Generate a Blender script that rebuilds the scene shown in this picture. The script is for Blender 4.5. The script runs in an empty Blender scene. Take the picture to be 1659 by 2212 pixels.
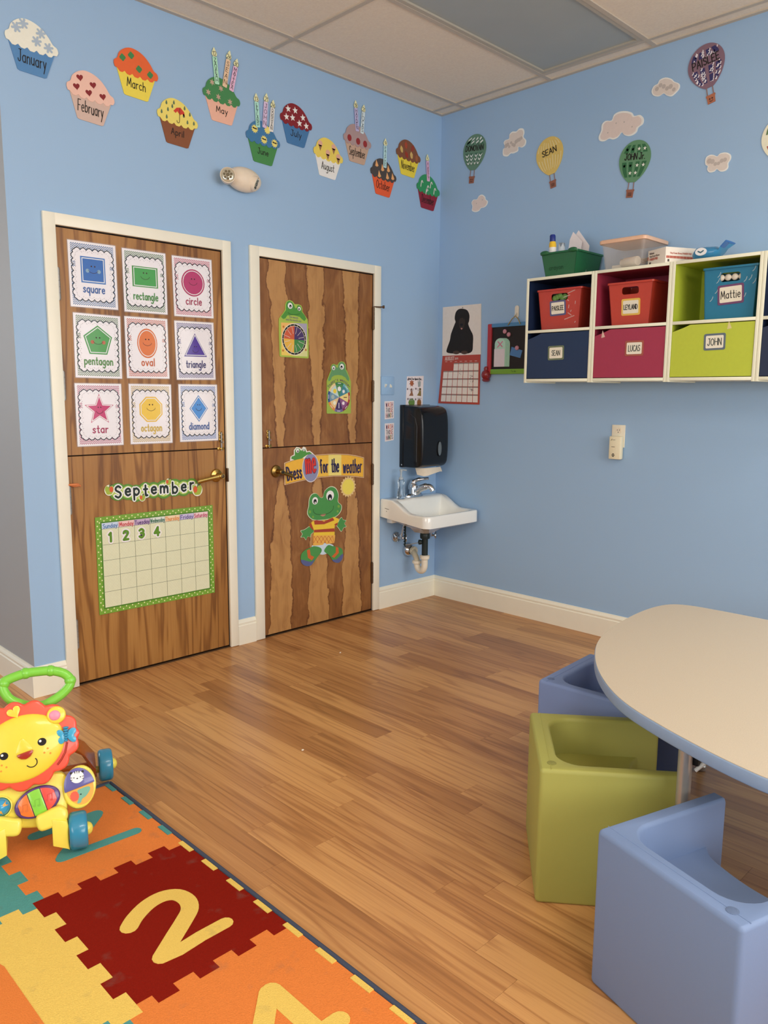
import bpy, bmesh, math, random
from mathutils import Vector, Matrix
random.seed(7)
PI = math.pi
SC = bpy.context.scene
COL = SC.collection
# ------------------------------------------------------------------ camera
W_, H_, FPX = 1659, 2212, 1697.72
YAW, PIT, ROL = 0.7791, -0.1487, 0.0072
CAM = Vector((-3.9004, -3.4626, 1.3444))
_f = Vector((math.sin(YAW)*math.cos(PIT), math.cos(YAW)*math.cos(PIT), math.sin(PIT)))
_r0 = Vector((math.cos(YAW), -math.sin(YAW), 0)); _u0 = _r0.cross(_f)
CR = _r0*math.cos(ROL)+_u0*math.sin(ROL); CU = -_r0*math.sin(ROL)+_u0*math.cos(ROL); CF = _f
cd = bpy.data.cameras.new('camera'); cam = bpy.data.objects.new('camera', cd); COL.objects.link(cam)
cd.sensor_fit = 'HORIZONTAL'; cd.sensor_width = 36; cd.lens = FPX/W_*36; cd.clip_start = .05
cam.matrix_world = Matrix(((CR.x, CU.x, -CF.x, CAM.x), (CR.y, CU.y, -CF.y, CAM.y), (CR.z, CU.z, -CF.z, CAM.z), (0, 0, 0, 1)))
SC.camera = cam
# ------------------------------------------------------------------ world, lamps, exposure
wd = bpy.data.worlds.new('world'); SC.world = wd; wd.use_nodes = True
wd.node_tree.nodes['Background'].inputs[0].default_value = (.75, .85, 1, 1)
wd.node_tree.nodes['Background'].inputs[1].default_value = .6
def area(name, loc, look, sx, sy, power, color):
    l = bpy.data.lights.new(name, 'AREA'); l.shape = 'RECTANGLE'; l.size = sx; l.size_y = sy; l.energy = power; l.color = color
    o = bpy.data.objects.new(name, l); COL.objects.link(o); o.location = loc
    d = (Vector(look)-Vector(loc)).normalized(); o.rotation_euler = d.to_track_quat('-Z', 'Y').to_euler(); return o
# daylight of the window bays on the two walls behind the camera
area('daylight_south', (-2.3, -6.30, 1.75), (-2.3, 0, 1.9), 3.4, 1.5, 112, (1.0, .96, .91))
area('daylight_west', (-6.10, -3.0, 1.9), (0, -2.2, 1.9), 2.6, 1.4, 62, (1.0, .94, .86))
area('daylight_east', (-.012, -3.20, 1.50), (-4, -3.20, 1.5), .90, 1.0, 7, (1.0, .98, .95))
area('daylight_east', (-.12, -5.2, 1.65), (-4, -3.6, 1.5), 1.4, 1.4, 10, (1.0, .97, .93))
area('fill_hall', (-4.6, 2.3, 1.9), (-4.4, 0, 1.6), 1.4, 1.2, 36, (.96, .98, 1.0))  # unseen fill lamp, added to brighten the grey hall wall
# lit ceiling troffers behind the camera
area('troffer_near', (-3.1, -3.95, 3.03), (-3.1, -3.95, 0), 1.2, .6, 30, (1.0, .95, .88))
area('troffer_far', (-1.3, -4.6, 3.03), (-1.3, -4.6, 0), 1.2, .6, 30, (1.0, .95, .88))
vs = SC.view_settings; vs.view_transform = 'Standard'; vs.look = 'None'; vs.exposure = -.06; vs.gamma = 1; vs.use_curve_mapping = False
SC.cycles.use_denoising = True; SC.cycles.max_bounces = 8; SC.cycles.diffuse_bounces = 5; SC.cycles.caustics_reflective = False; SC.cycles.caustics_refractive = False
# ------------------------------------------------------------------ materials
def lin(h, k=1.25):
    h = h.lstrip('#'); out = []
    for i in (0, 2, 4):
        c = int(h[i:i+2], 16)/255; c = c/12.92 if c <= .04045 else ((c+.055)/1.055)**2.4
        out.append(min(.92, c*k))
    return (*out, 1)
_M = {}
def M(h, rough=.5, metal=0, var=.05, bump=0, scale=60, coat=0, trans=0, alpha=1, spec=.5, k=1.25, ior=1.45):
    key = (h, rough, metal, var, bump, scale, coat, trans, alpha, spec, k)
    if key in _M: return _M[key]
    m = bpy.data.materials.new('m_'+h.strip('#')); m.use_nodes = True; nt = m.node_tree; N = nt.nodes; L = nt.links
    b = N['Principled BSDF']; c = lin(h, k)
    b.inputs['Roughness'].default_value = rough; b.inputs['Metallic'].default_value = metal
    b.inputs['Coat Weight'].default_value = coat; b.inputs['Coat Roughness'].default_value = .06
    b.inputs['Transmission Weight'].default_value = trans; b.inputs['Alpha'].default_value = alpha
    b.inputs['Specular IOR Level'].default_value = spec; b.inputs['IOR'].default_value = ior
    tc = N.new('ShaderNodeTexCoord'); nz = N.new('ShaderNodeTexNoise'); nz.inputs['Scale'].default_value = scale; nz.inputs['Detail'].default_value = 4
    L.new(tc.outputs['Object'], nz.inputs['Vector'])
    mx = N.new('ShaderNodeMix'); mx.data_type = 'RGBA'
    mx.inputs['A'].default_value = tuple(x*(1-var) for x in c[:3])+(1,); mx.inputs['B'].default_value = tuple(min(.95, x*(1+var)) for x in c[:3])+(1,)
    L.new(nz.outputs['Fac'], mx.inputs['Factor']); L.new(mx.outputs['Result'], b.inputs['Base Color'])
    if bump:
        bp = N.new('ShaderNodeBump'); bp.inputs['Strength'].default_value = bump; bp.inputs['Distance'].default_value = .002
        L.new(nz.outputs['Fac'], bp.inputs['Height']); L.new(bp.outputs['Normal'], b.inputs['Normal'])
    _M[key] = m; return m
def ramp(N, stops):
    r = N.new('ShaderNodeValToRGB'); e = r.color_ramp.elements
    while len(e) < len(stops): e.new(.5)
    for q, (p, c) in zip(e, stops): q.position = p; q.color = c
    return r
def wood(name, light, mid, dark, mode):
    """veneer: vertical flame figure; mode 'a' thin streaks, 'b' broad pale tongues with wavy dark edges, 'f' floor strip along y"""
    m = bpy.data.materials.new(name); m.use_nodes = True; nt = m.node_tree; N = nt.nodes; L = nt.links; b = N['Principled BSDF']
    tc = N.new('ShaderNodeTexCoord'); oi = N.new('ShaderNodeObjectInfo'); mp = N.new('ShaderNodeMapping')
    def noise(sc, det, dist=0, rough=.55):
        n = N.new('ShaderNodeTexNoise'); n.inputs['Scale'].default_value = sc; n.inputs['Detail'].default_value = det; n.inputs['Distortion'].default_value = dist; n.inputs['Roughness'].default_value = rough; return n
    def math_(op, a, bb):
        n = N.new('ShaderNodeMath'); n.operation = op
        for i, x in enumerate((a, bb)):
            if isinstance(x, (int, float)): n.inputs[i].default_value = x
            else: L.new(x, n.inputs[i])
        return n.outputs[0]
    def mapped(scale, src):
        q = N.new('ShaderNodeMapping'); q.inputs['Scale'].default_value = scale; L.new(src, q.inputs['Vector']); return q.outputs[0]
    if mode == 'f':
        cmb = N.new('ShaderNodeCombineXYZ'); L.new(math_('MULTIPLY', oi.outputs['Random'], 37.0), cmb.inputs[0]); L.new(math_('MULTIPLY', oi.outputs['Random'], 91.0), cmb.inputs[1])
        va = N.new('ShaderNodeVectorMath'); va.operation = 'ADD'; L.new(tc.outputs['Object'], va.inputs[0]); L.new(cmb.outputs[0], va.inputs[1])
        src = va.outputs[0]
        n1 = noise(1, 3); L.new(mapped((8, .42, 1), src), n1.inputs['Vector'])
        w = math_('SINE', math_('MULTIPLY', n1.outputs['Fac'], 58.0), 0)
        w = math_('ADD', math_('MULTIPLY', w, .5), .5)
        n2 = noise(1, 6, .3); L.new(mapped((190, 3.2, 1), src), n2.inputs['Vector'])
        n3 = noise(1, 2); L.new(mapped((14, .7, 1), src), n3.inputs['Vector'])
        line = math_('POWER', w, 5.0)
        g = math_('ADD', math_('MULTIPLY', line, .19), math_('MULTIPLY', n2.outputs['Fac'], .36))
        g = math_('ADD', g, math_('MULTIPLY', n3.outputs['Fac'], .42))
        g = math_('ADD', g, math_('MULTIPLY', math_('SUBTRACT', oi.outputs['Random'], .5), .32))
        rp = ramp(N, [(.24, light), (.50, mid), (.95, dark)]); L.new(g, rp.inputs[0])
        b.inputs['Roughness'].default_value = .31; b.inputs['Specular IOR Level'].default_value = .42
        hb = n2.outputs['Fac']; bs = .05
    elif mode == 'a':
        src = tc.outputs['Object']
        n1 = noise(1, 3, .4); L.new(mapped((7.5, 1, .55), src), n1.inputs['Vector'])
        w = math_('ADD', math_('MULTIPLY', math_('SINE', math_('MULTIPLY', n1.outputs['Fac'], 42.0), 0), .5), .5)
        w = math_('POWER', w, 4.0)
        n2 = noise(1, 5); L.new(mapped((120, 1, 4), src), n2.inputs['Vector'])
        n3 = noise(1, 2); L.new(mapped((4, 1, 1.3), src), n3.inputs['Vector'])
        g = math_('ADD', math_('MULTIPLY', w, .36), math_('MULTIPLY', n2.outputs['Fac'], .28)); g = math_('ADD', g, math_('MULTIPLY', n3.outputs['Fac'], .55))
        rp = ramp(N, [(.28, light), (.55, mid), (.95, dark)]); L.new(g, rp.inputs[0]); hb = n2.outputs['Fac']; bs = .04
        b.inputs['Roughness'].default_value = .38
    else:
        src = tc.outputs['Object']
        sx = N.new('ShaderNodeSeparateXYZ'); L.new(src, sx.inputs[0]); X_, Z_ = sx.outputs[0], sx.outputs[2]
        n1 = noise(1, 5, .2, .6); L.new(mapped((12, 1, 9), src), n1.inputs['Vector'])
        n4 = noise(1, 2); L.new(mapped((3.2, 1, .5), src), n4.inputs['Vector'])
        ph = math_('ADD', math_('MULTIPLY', X_, 2*PI/.268), math_('MULTIPLY', n1.outputs['Fac'], 2.0)); ph = math_('ADD', ph, math_('MULTIPLY', n4.outputs['Fac'], 2.2))
        w = math_('SINE', ph, 0)
        if mode == 'b': thr = math_('SUBTRACT', 1.62, math_('MULTIPLY', Z_, .72))              # tongues widen towards the top
        else: thr = math_('SUBTRACT', math_('MULTIPLY', math_('MULTIPLY', Z_, Z_), 1.6), .25)   # flames widen towards the floor
        n2 = noise(1, 5); L.new(mapped((130, 1, 5), src), n2.inputs['Vector'])
        n3 = noise(1, 4, 1.2); L.new(mapped((14, 1, 5), src), n3.inputs['Vector'])
        ww = math_('ADD', math_('MULTIPLY', math_('SUBTRACT', w, thr), .5), .5)
        tone = ramp(N, [(.0, (.60, .60, .60, 1)), (.40, (.62, .62, .62, 1)), (.475, (1, 1, 1, 1)), (.53, (.14, .14, .14, 1)), (1.0, (.20, .20, .20, 1))])
        L.new(ww, tone.inputs[0])
        g = math_('ADD', math_('MULTIPLY', tone.outputs[0], .80), math_('MULTIPLY', math_('SUBTRACT', n2.outputs['Fac'], .5), .30))
        g = math_('ADD', g, math_('MULTIPLY', math_('SUBTRACT', n3.outputs['Fac'], .5), .75))
        rp = ramp(N, [(.08, light), (.45, mid), (.90, dark)]); L.new(g, rp.inputs[0]); hb = n2.outputs['Fac']; bs = .04
        b.inputs['Roughness'].default_value = .42
    L.new(rp.outputs[0], b.inputs['Base Color'])
    bp = N.new('ShaderNodeBump'); bp.inputs['Strength'].default_value = bs; bp.inputs['Distance'].default_value = .001; L.new(hb, bp.inputs['Height']); L.new(bp.outputs['Normal'], b.inputs['Normal'])
    return m
# ------------------------------------------------------------------ planes of the room, points in the plane of a surface
class PL:
    def __init__(s, o, u, v, n): s.o, s.u, s.v, s.n = Vector(o), Vector(u), Vector(v), Vector(n)
    def P(s, a, b, d=0): return s.o+s.u*a+s.v*b+s.n*d
    def sub(s, a, b, ang=0, d=0):
        c, k = math.cos(ang), math.sin(ang)
        return PL(s.P(a, b, d), s.u*c+s.v*k, s.v*c-s.u*k, s.n)
BACK = PL((0, 0, 0), (1, 0, 0), (0, 0, 1), (0, -1, 0))
RIGHT = PL((0, 0, 0), (0, -1, 0), (0, 0, 1), (-1, 0, 0))
FLOOR = PL((0, 0, 0), (1, 0, 0), (0, 1, 0), (0, 0, 1))
def sight(px, py): return CF+CR*((px-W_/2)/FPX)-CU*((py-H_/2)/FPX)
def at(pl, px, py, d=0):
    """2-D point of surface pl (raised by d) seen at a photograph pixel"""
    r = sight(px, py); o = pl.o+pl.n*d; t = (o-CAM).dot(pl.n)/r.dot(pl.n); q = CAM+r*t-o
    return (q.dot(pl.u), q.dot(pl.v))
def at3(pl, px, py, d=0): a = at(pl, px, py, d); return pl.P(a[0], a[1], d)
def Z(x0, y0, s): return lambda x, y: (x0+x*s, y0+y*s)
def tr(pl, zf, pts, d=0): return [at(pl, *zf(*p), d) for p in pts]
def cat(pts, n=5, closed=True):
    """smooth curve through pts"""
    out = []; m = len(pts); rng = range(m if closed else m-1)
    g = lambda i: Vector(pts[i % m]) if closed else Vector(pts[max(0, min(m-1, i))])
    for i in rng:
        a, b, c, d = g(i-1), g(i), g(i+1), g(i+2)
        for k in range(n):
            t = k/n; out.append(tuple(.5*((2*b)+(c-a)*t+(2*a-5*b+4*c-d)*t*t+(3*b-a-3*c+d)*t**3)))
    if not closed: out.append(tuple(pts[-1]))
    return out
def circ(cx, cy, rx, ry=None, n=28, a0=0, ang=0):
    ry = rx if ry is None else ry; c, s = math.cos(ang), math.sin(ang); o = []
    for i in range(n):
        t = a0+2*PI*i/n; x, y = rx*math.cos(t), ry*math.sin(t); o.append((cx+x*c-y*s, cy+x*s+y*c))
    return o
def arc(cx, cy, r, a, b, n=10, ry=None): return [(cx+r*math.cos(a+(b-a)*i/n), cy+(ry or r)*math.sin(a+(b-a)*i/n)) for i in range(n+1)]
def rrect(hx, hy, r, n=4, cx=0, cy=0):
    o = []
    for k, (sx, sy) in enumerate(((1, 1), (-1, 1), (-1, -1), (1, -1))):
        for i in range(n+1):
            t = k*PI/2+i/n*PI/2; o.append((cx+sx*(hx-r)+r*math.cos(t), cy+sy*(hy-r)+r*math.sin(t)))
    return o
def scallop(vs_, bulge, n=6):
    """closed outline of outward arcs between consecutive valley points (counter-clockwise)"""
    o = []; m = len(vs_)
    for i in range(m):
        a, b = Vector(vs_[i]), Vector(vs_[(i+1) % m]); d = b-a; nn = Vector((d.y, -d.x))
        for k in range(n): t = k/n; o.append(tuple(a+d*t+nn*bulge*4*t*(1-t)))
    return o
def star(n, r1, r2, cx=0, cy=0, a0=PI/2): return [(cx+(r1 if i % 2 == 0 else r2)*math.cos(a0+PI*i/n), cy+(r1 if i % 2 == 0 else r2)*math.sin(a0+PI*i/n)) for i in range(2*n)]
def heart(s, cx=0, cy=0): return [(cx+s*.0625*16*math.sin(t)**3, cy+s*.0625*(13*math.cos(t)-5*math.cos(2*t)-2*math.cos(3*t)-math.cos(4*t))) for t in [2*PI*i/24 for i in range(24)]]
def rot(pts, a, cx=0, cy=0): c, s = math.cos(a), math.sin(a); return [(cx+x*c-y*s, cy+x*s+y*c) for x, y in pts]
# ------------------------------------------------------------------ mesh builder
WO = {}
class G:
    def __init__(s): s.v = []; s.f = []; s.k = 0
    def add(s, v, f): b = len(s.v); s.v += [Vector(x) for x in v]; s.f += [tuple(i+b for i in q) for q in f]; return s
    def box(s, x0, x1, y0, y1, z0, z1):
        return s.add([(x, y, z) for z in (z0, z1) for y in (y0, y1) for x in (x0, x1)], [(0, 2, 3, 1), (4, 5, 7, 6), (0, 1, 5, 4), (2, 6, 7, 3), (0, 4, 6, 2), (1, 3, 7, 5)])
    def pbox(s, pl, a0, a1, b0, b1, d0, d1):
        return s.prism(pl, [(a0, b0), (a1, b0), (a1, b1), (a0, b1)], d0, d1)
    def prism(s, pl, pts, d0, d1):
        n = len(pts); v = [pl.P(a, b, d1) for a, b in pts]+[pl.P(a, b, d0) for a, b in pts]
        return s.add(v, [tuple(range(n)), tuple(range(2*n-1, n-1, -1))]+[(i, n+i, n+(i+1) % n, (i+1) % n) for i in range(n)])
    def flat(s, pl, pts, d): s.k += 1; d += (s.k % 40)*6e-6; return s.add([pl.P(a, b, d) for a, b in pts], [tuple(range(len(pts)))])
    def band(s, pl, outer, inner, d0, d1):
        n = len(outer); v = [pl.P(a, b, d) for d in (d1, d0) for q in (outer, inner) for a, b in q]; f = []
        for i in range(n):
            j = (i+1) % n; f += [(i, j, n+j, n+i), (2*n+i, 3*n+i, 3*n+j, 2*n+j), (i, 2*n+i, 2*n+j, j), (n+i, n+j, 3*n+j, 3*n+i)]
        return s.add(v, f)
    def ribbon(s, pl, pts, w, d, closed=False, caps=True, d0=None):
        P = []
        for p in pts:
            p = Vector((p[0], p[1]))
            if not P or (p-P[-1]).length > 1e-6: P.append(p)
        if closed and len(P) > 2 and (P[0]-P[-1]).length < 1e-6: P.pop()
        n = len(P); h = w/2
        def sharp(i): return ((P[i]-P[i-1]).normalized()).dot((P[(i+1) % n]-P[i]).normalized()) < -.45
        if n > 2:
            cut = [i for i in (range(n) if closed else range(1, n-1)) if sharp(i)]
            if cut:
                if closed: P = P[cut[0]:]+P[:cut[0]]+[P[cut[0]]]; cut = [i-cut[0] for i in cut[1:]]; n = len(P)
                for a, b in zip([0]+cut, cut+[n-1]): s.ribbon(pl, P[a:b+1], w, d, False, True, d0)
                return s
        def put(poly):
            if d0 is None: s.flat(pl, poly, d)
            else: s.k += 1; s.prism(pl, poly, d0, d-.00004+(s.k % 16)*8e-6)
        if n == 1 or (n == 2 and (P[0]-P[1]).length < w*.3): put(circ(P[0].x, P[0].y, h*1.1, n=10)); return s
        L, R = [], []
        for i in range(n):
            a = P[i-1] if (i or closed) else None; c = P[(i+1) % n] if (i < n-1 or closed) else None
            t1 = (P[i]-a).normalized() if a is not None else None; t2 = (c-P[i]).normalized() if c is not None else None
            t = (t1+t2) if (t1 is not None and t2 is not None) else (t1 if t1 is not None else t2)
            if t.length < 1e-4: t = t1
            t = t.normalized(); k = 1.0
            if t1 is not None and t2 is not None: k = 1/max(.5, t.dot(t1))
            nn = Vector((-t.y, t.x))*h*k; L.append(P[i]+nn); R.append(P[i]-nn)
        s.k += 1
        if d0 is None:
            d += (s.k % 40)*6e-6; v = [pl.P(q.x, q.y, d) for q in L]+[pl.P(q.x, q.y, d) for q in R]
            s.add(v, [(i, (i+1) % n, n+(i+1) % n, n+i) for i in range(n if closed else n-1)])
        else:
            d += (s.k % 16)*8e-6; v = [pl.P(q.x, q.y, e) for e in (d, d0) for qq in (L, R) for q in qq]; f = []
            for i in range(n if closed else n-1):
                j = (i+1) % n; f += [(i, n+i, n+j, j), (i, j, 2*n+j, 2*n+i), (n+i, 3*n+i, 3*n+j, n+j)]
            s.add(v, f)
        if caps and not closed:
            for p, q in ((P[0], P[1]), (P[-1], P[-2])):
                e = (p-q).normalized(); a = math.atan2(e.y, e.x); put(arc(p.x, p.y, h, a-PI/2, a+PI/2, 6))
        return s
    def tube(s, pts, r, n=10, closed=False, caps=True):
        pts = [Vector(p) for p in pts]; m = len(pts); rr = r if isinstance(r, (list, tuple)) else [r]*m; up = None; v = []
        for i, p in enumerate(pts):
            a = pts[i-1] if (i or closed) else p; c = pts[(i+1) % m] if (i < m-1 or closed) else p
            t = (c-a).normalized()
            if up is None: up = Vector((0, 0, 1)) if abs(t.z) < .9 else Vector((1, 0, 0))
            x = t.cross(up).normalized(); up = x.cross(t).normalized()
            v += [p+(x*math.cos(2*PI*k/n)+up*math.sin(2*PI*k/n))*rr[i] for k in range(n)]
        f = [(i*n+k, i*n+(k+1) % n, ((i+1) % m)*n+(k+1) % n, ((i+1) % m)*n+k) for i in range(m if closed else m-1) for k in range(n)]
        if caps and not closed: f += [tuple(range(n-1, -1, -1)), tuple((m-1)*n+k for k in range(n))]
        return s.add(v, f)
    def lathe(s, o, ax, prof, n=24):
        o, ax = Vector(o), Vector(ax).normalized(); x = ax.orthogonal().normalized(); y = ax.cross(x); v = []; f = []; m = len(prof)
        for r, h in prof: v += [o+ax*h+(x*math.cos(2*PI*k/n)+y*math.sin(2*PI*k/n))*max(r, 1e-5) for k in range(n)]
        f = [(i*n+k, i*n+(k+1) % n, (i+1)*n+(k+1) % n, (i+1)*n+k) for i in range(m-1) for k in range(n)]
        f += [tuple(range(n-1, -1, -1)), tuple((m-1)*n+k for k in range(n))]
        return s.add(v, f)
    def ell(s, c, ax, ay, az, nu=20, nv=12, zmin=-1):
        c, ax, ay, az = Vector(c), Vector(ax), Vector(ay), Vector(az); v = []; t0 = math.asin(zmin)
        for j in range(nv+1):
            t = t0+(PI/2-t0)*j/nv; cz, sz = max(math.cos(t), 1e-4), math.sin(t)
            v += [c+ax*cz*math.cos(2*PI*k/nu)+ay*cz*math.sin(2*PI*k/nu)+az*sz for k in range(nu)]
        f = [(j*nu+k, j*nu+(k+1) % nu, (j+1)*nu+(k+1) % nu, (j+1)*nu+k) for j in range(nv) for k in range(nu)]+[tuple(range(nu-1, -1, -1)), tuple(nv*nu+k for k in range(nu))]
        return s.add(v, f)
    def loft(s, rings, cap=(True, True)):
        n = len(rings[0]); v = [p for r in rings for p in r]
        f = [(i*n+k, i*n+(k+1) % n, (i+1)*n+(k+1) % n, (i+1)*n+k) for i in range(len(rings)-1) for k in range(n)]
        if cap[0]: f.append(tuple(range(n-1, -1, -1)))
        if cap[1]: f.append(tuple((len(rings)-1)*n+k for k in range(n)))
        return s.add(v, f)
    def build(s, name, mat, parent=None, bevel=0, seg=2, smooth=None, origin=None, recalc=True):
        if parent is not None: org = WO[parent.name]
        elif origin is not None: org = Vector(origin)
        else:
            xs = [p.x for p in s.v]; ys = [p.y for p in s.v]; zs = [p.z for p in s.v]; org = Vector(((min(xs)+max(xs))/2, (min(ys)+max(ys))/2, min(zs)))
        me = bpy.data.meshes.new(name); me.from_pydata([tuple(p-org) for p in s.v], [], s.f)
        if recalc or bevel or smooth:
            bm = bmesh.new(); bm.from_mesh(me)
            if bevel:
                bmesh.ops.remove_doubles(bm, verts=bm.verts, dist=1e-5); bmesh.ops.recalc_face_normals(bm, faces=bm.faces)
                es = [e for e in bm.edges if len(e.link_faces) == 2 and e.calc_face_angle(0) > math.radians(32)]
                bmesh.ops.bevel(bm, geom=es, offset=bevel, segments=seg, profile=.5, affect='EDGES', clamp_overlap=True)
                if smooth is None: smooth = 40
            elif recalc: bmesh.ops.recalc_face_normals(bm, faces=bm.faces)
            if smooth:
                lim = math.radians(smooth)
                for q in bm.faces: q.smooth = True
                for e in bm.edges: e.smooth = len(e.link_faces) != 2 or e.calc_face_angle(0) < lim
            bm.to_mesh(me); bm.free()
        me.materials.append(mat)
        o = bpy.data.objects.new(name, me); COL.objects.link(o)
        if parent is not None: o.parent = parent
        else: o.location = org
        WO[o.name] = org; return o
def tag(o, label=None, cat_=None, group=None, kind=None):
    if label: o['label'] = label
    if cat_: o['category'] = cat_
    if group: o['group'] = group
    if kind: o['kind'] = kind
    return o
def thing(name, label, cat_, loc, group=None, kind=None):
    o = bpy.data.objects.new(name, None); COL.objects.link(o); o.location = loc; o.empty_display_size = .05
    WO[o.name] = Vector(loc); return tag(o, label, cat_, group, kind)
# ------------------------------------------------------------------ marker lettering (single-stroke alphabet)
_GL = '''A 6|L0,0 3,10 6,0|L1,3.5 5,3.5
B 5.6|L0,0 0,10|S0,10 3.6,9.9 4.9,7.6 3.4,5.5 0,5.3|S0,5.3 4.1,5.1 5.5,2.7 4.1,.3 0,0
C 6|S6,8.4 3.6,10 .9,8 .2,5 .9,2 3.6,0 6,1.6
D 6|L0,0 0,10|S0,10 3.8,9.2 5.9,5 3.8,.8 0,0
E 5|L5,10 0,10 0,0 5,0|L0,5.1 4,5.1
F 5|L5,10 0,10 0,0|L0,5.1 4,5.1
G 6.2|S6,8.4 3.6,10 .9,8 .2,5 .9,2 3.6,0 6,1.6 6,4.6|L6,4.6 3.6,4.6
H 6|L0,0 0,10|L6,0 6,10|L0,5 6,5
I 1|L.5,0 .5,10
J 5|S4,10 4,3 3.2,.4 1.2,.2 0,2.2|L1.6,10 5,10
K 5.6|L0,0 0,10|L5.4,10 .1,4.4|L1.6,5.8 5.6,0
L 4.8|L0,10 0,0 4.8,0
M 7.4|L0,0 1,10 3.7,2.5 6.4,10 7.4,0
N 6|L0,0 0,10 6,0 6,10
O 6.6|S3.3,10 .7,8 .2,5 .7,2 3.3,0 5.9,2 6.4,5 5.9,8 3.3,10
P 5.4|L0,0 0,10|S0,10 4,9.8 5.3,7.5 4,5 0,4.7
R 5.6|L0,0 0,10|S0,10 4,9.8 5.3,7.5 4,5.2 0,4.8|L2.4,4.9 5.6,0
S 5|S4.8,8.6 2.8,10 .6,8.5 .9,6.3 4.2,4.2 4.8,1.9 2.6,0 .1,1.4
T 6|L0,10 6,10|L3,10 3,0
U 6|S0,10 0,2.8 3,0 6,2.8 6,10
V 6|L0,10 3,0 6,10
W 8.4|L0,10 2.1,0 4.2,8 6.3,0 8.4,10
Y 6|L0,10 3,5 6,10|L3,5 3,0
Z 5.5|L.2,10 5.3,10 0,0 5.5,0
a 5|S4.6,4.9 2.5,6 .4,4.3 .4,1.7 2.3,0 4.5,1.5|L4.6,6 4.6,0
b 5|L.3,10 .3,0|S.3,4.5 2.5,6 4.7,4.2 4.7,1.8 2.5,0 .3,1.5
c 4.6|S4.4,5.1 2.6,6 .6,4.6 .4,2 2.2,0 4.4,.9
d 5|S4.6,4.9 2.5,6 .4,4.3 .4,1.7 2.3,0 4.5,1.5|L4.6,10 4.6,0
e 5|L.5,3.2 4.6,3.2|S4.6,3.2 4.2,5.3 2.5,6 .6,4.6 .5,1.8 2.4,0 4.5,.9
f 3.4|S3.4,9.3 2.3,10 1.3,8.5 1.3,6|L1.3,6 1.3,0|L0,6 3,6
g 5|S4.6,4.9 2.5,6 .4,4.3 .4,1.7 2.3,0 4.5,1.5|S4.6,6 4.6,1 4.4,-2.6 2.4,-4 .4,-3
h 4.8|L.3,10 .3,0|S.3,4 2.4,6 4.3,4.6 4.5,0
i 1|L.5,6 .5,0|L.5,8.4 .5,8.5
j 2|S1.5,6 1.5,-2 .2,-4|L1.5,8.4 1.5,8.5
k 4.4|L.3,10 .3,0|L4,6 .4,2.6|L1.6,3.6 4.3,0
l 1|L.5,10 .5,0
m 7.6|L.3,6 .3,0|S.3,4.2 2,6 3.7,4.6 3.8,0|S3.8,4.2 5.6,6 7.2,4.6 7.3,0
n 4.8|L.3,6 .3,0|S.3,4.2 2.4,6 4.3,4.6 4.5,0
o 5|S2.5,6 .7,4.8 .4,3 .7,1.2 2.5,0 4.3,1.2 4.6,3 4.3,4.8 2.5,6
p 5|L.3,6 .3,-4|S.3,4.5 2.5,6 4.7,4.2 4.7,1.8 2.5,0 .3,1.5
q 5|S4.6,4.9 2.5,6 .4,4.3 .4,1.7 2.3,0 4.5,1.5|L4.6,6 4.6,-4
r 3.4|L.3,6 .3,0|S.3,3.8 1.5,5.5 3.3,5.8
s 4.2|S3.9,5.1 2.2,6 .6,4.8 2,3.2 3.8,1.7 2.2,0 .2,.9
t 3.4|S1.6,9.4 1.6,2 2,.2 3.3,.4|L0,6 3.2,6
u 4.8|S.3,6 .3,1.9 2.2,0 4.4,1.9|L4.5,6 4.5,0
v 4.6|L0,6 2.3,0 4.6,6
w 6.6|L0,6 1.6,0 3.3,5 5,0 6.6,6
x 4.4|L0,6 4.4,0|L4.4,6 0,0
y 4.6|L0,6 2.4,.3|L4.6,6 1,-4
0 5.6|S2.8,10 .6,8 .3,5 .6,2 2.8,0 5,2 5.3,5 5,8 2.8,10
1 2.6|L.2,8 1.8,10 1.8,0
2 5|S.3,7.8 1,9.6 2.8,10 4.6,8.8 4.4,6.2 .2,0|L.2,0 5,0
3 5|S.3,8.6 2.5,10 4.6,8 4,5.9 1.8,5.3|S1.8,5.3 4.3,4.7 4.8,2.4 2.6,0 .1,1.4
4 5.4|L3.8,0 3.8,10 0,3.2 5.4,3.2
5 5|L4.6,10 .8,10 .5,5.6|S.5,5.6 2.6,6.4 4.8,4.2 4.3,1.2 2,0 .1,1.2
6 5|S4.4,9.6 1.5,7.2 .3,3 2,.1 4.5,1.2 4.6,4 2.6,5.8 .5,3.6
7 5|L.2,10 5,10 1.8,0
8 5|S2.5,5.3 .5,7.2 .8,9.4 2.5,10 4.2,9.4 4.5,7.2 2.5,5.3 .3,3 .7,.8 2.5,0 4.3,.8 4.7,3 2.5,5.3
9 5|S4.6,7 2.4,4.8 .4,6.6 1,9.4 3.2,10 4.6,8 4.6,4 3.6,0
' 1|L.5,10 .3,7.6
. 1|L.5,0 .5,.1'''
GL = {}
for ln in _GL.split('\n'):
    ch, body = ln[0], ln[2:].split('|'); st = []
    for q in body[1:]:
        p = [tuple(float(t) for t in w_.split(',')) for w_ in q[1:].split(' ')]; st.append(cat(p, 4, False) if q[0] == 'S' else p)
    GL[ch] = (float(body[0]), st)
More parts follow.
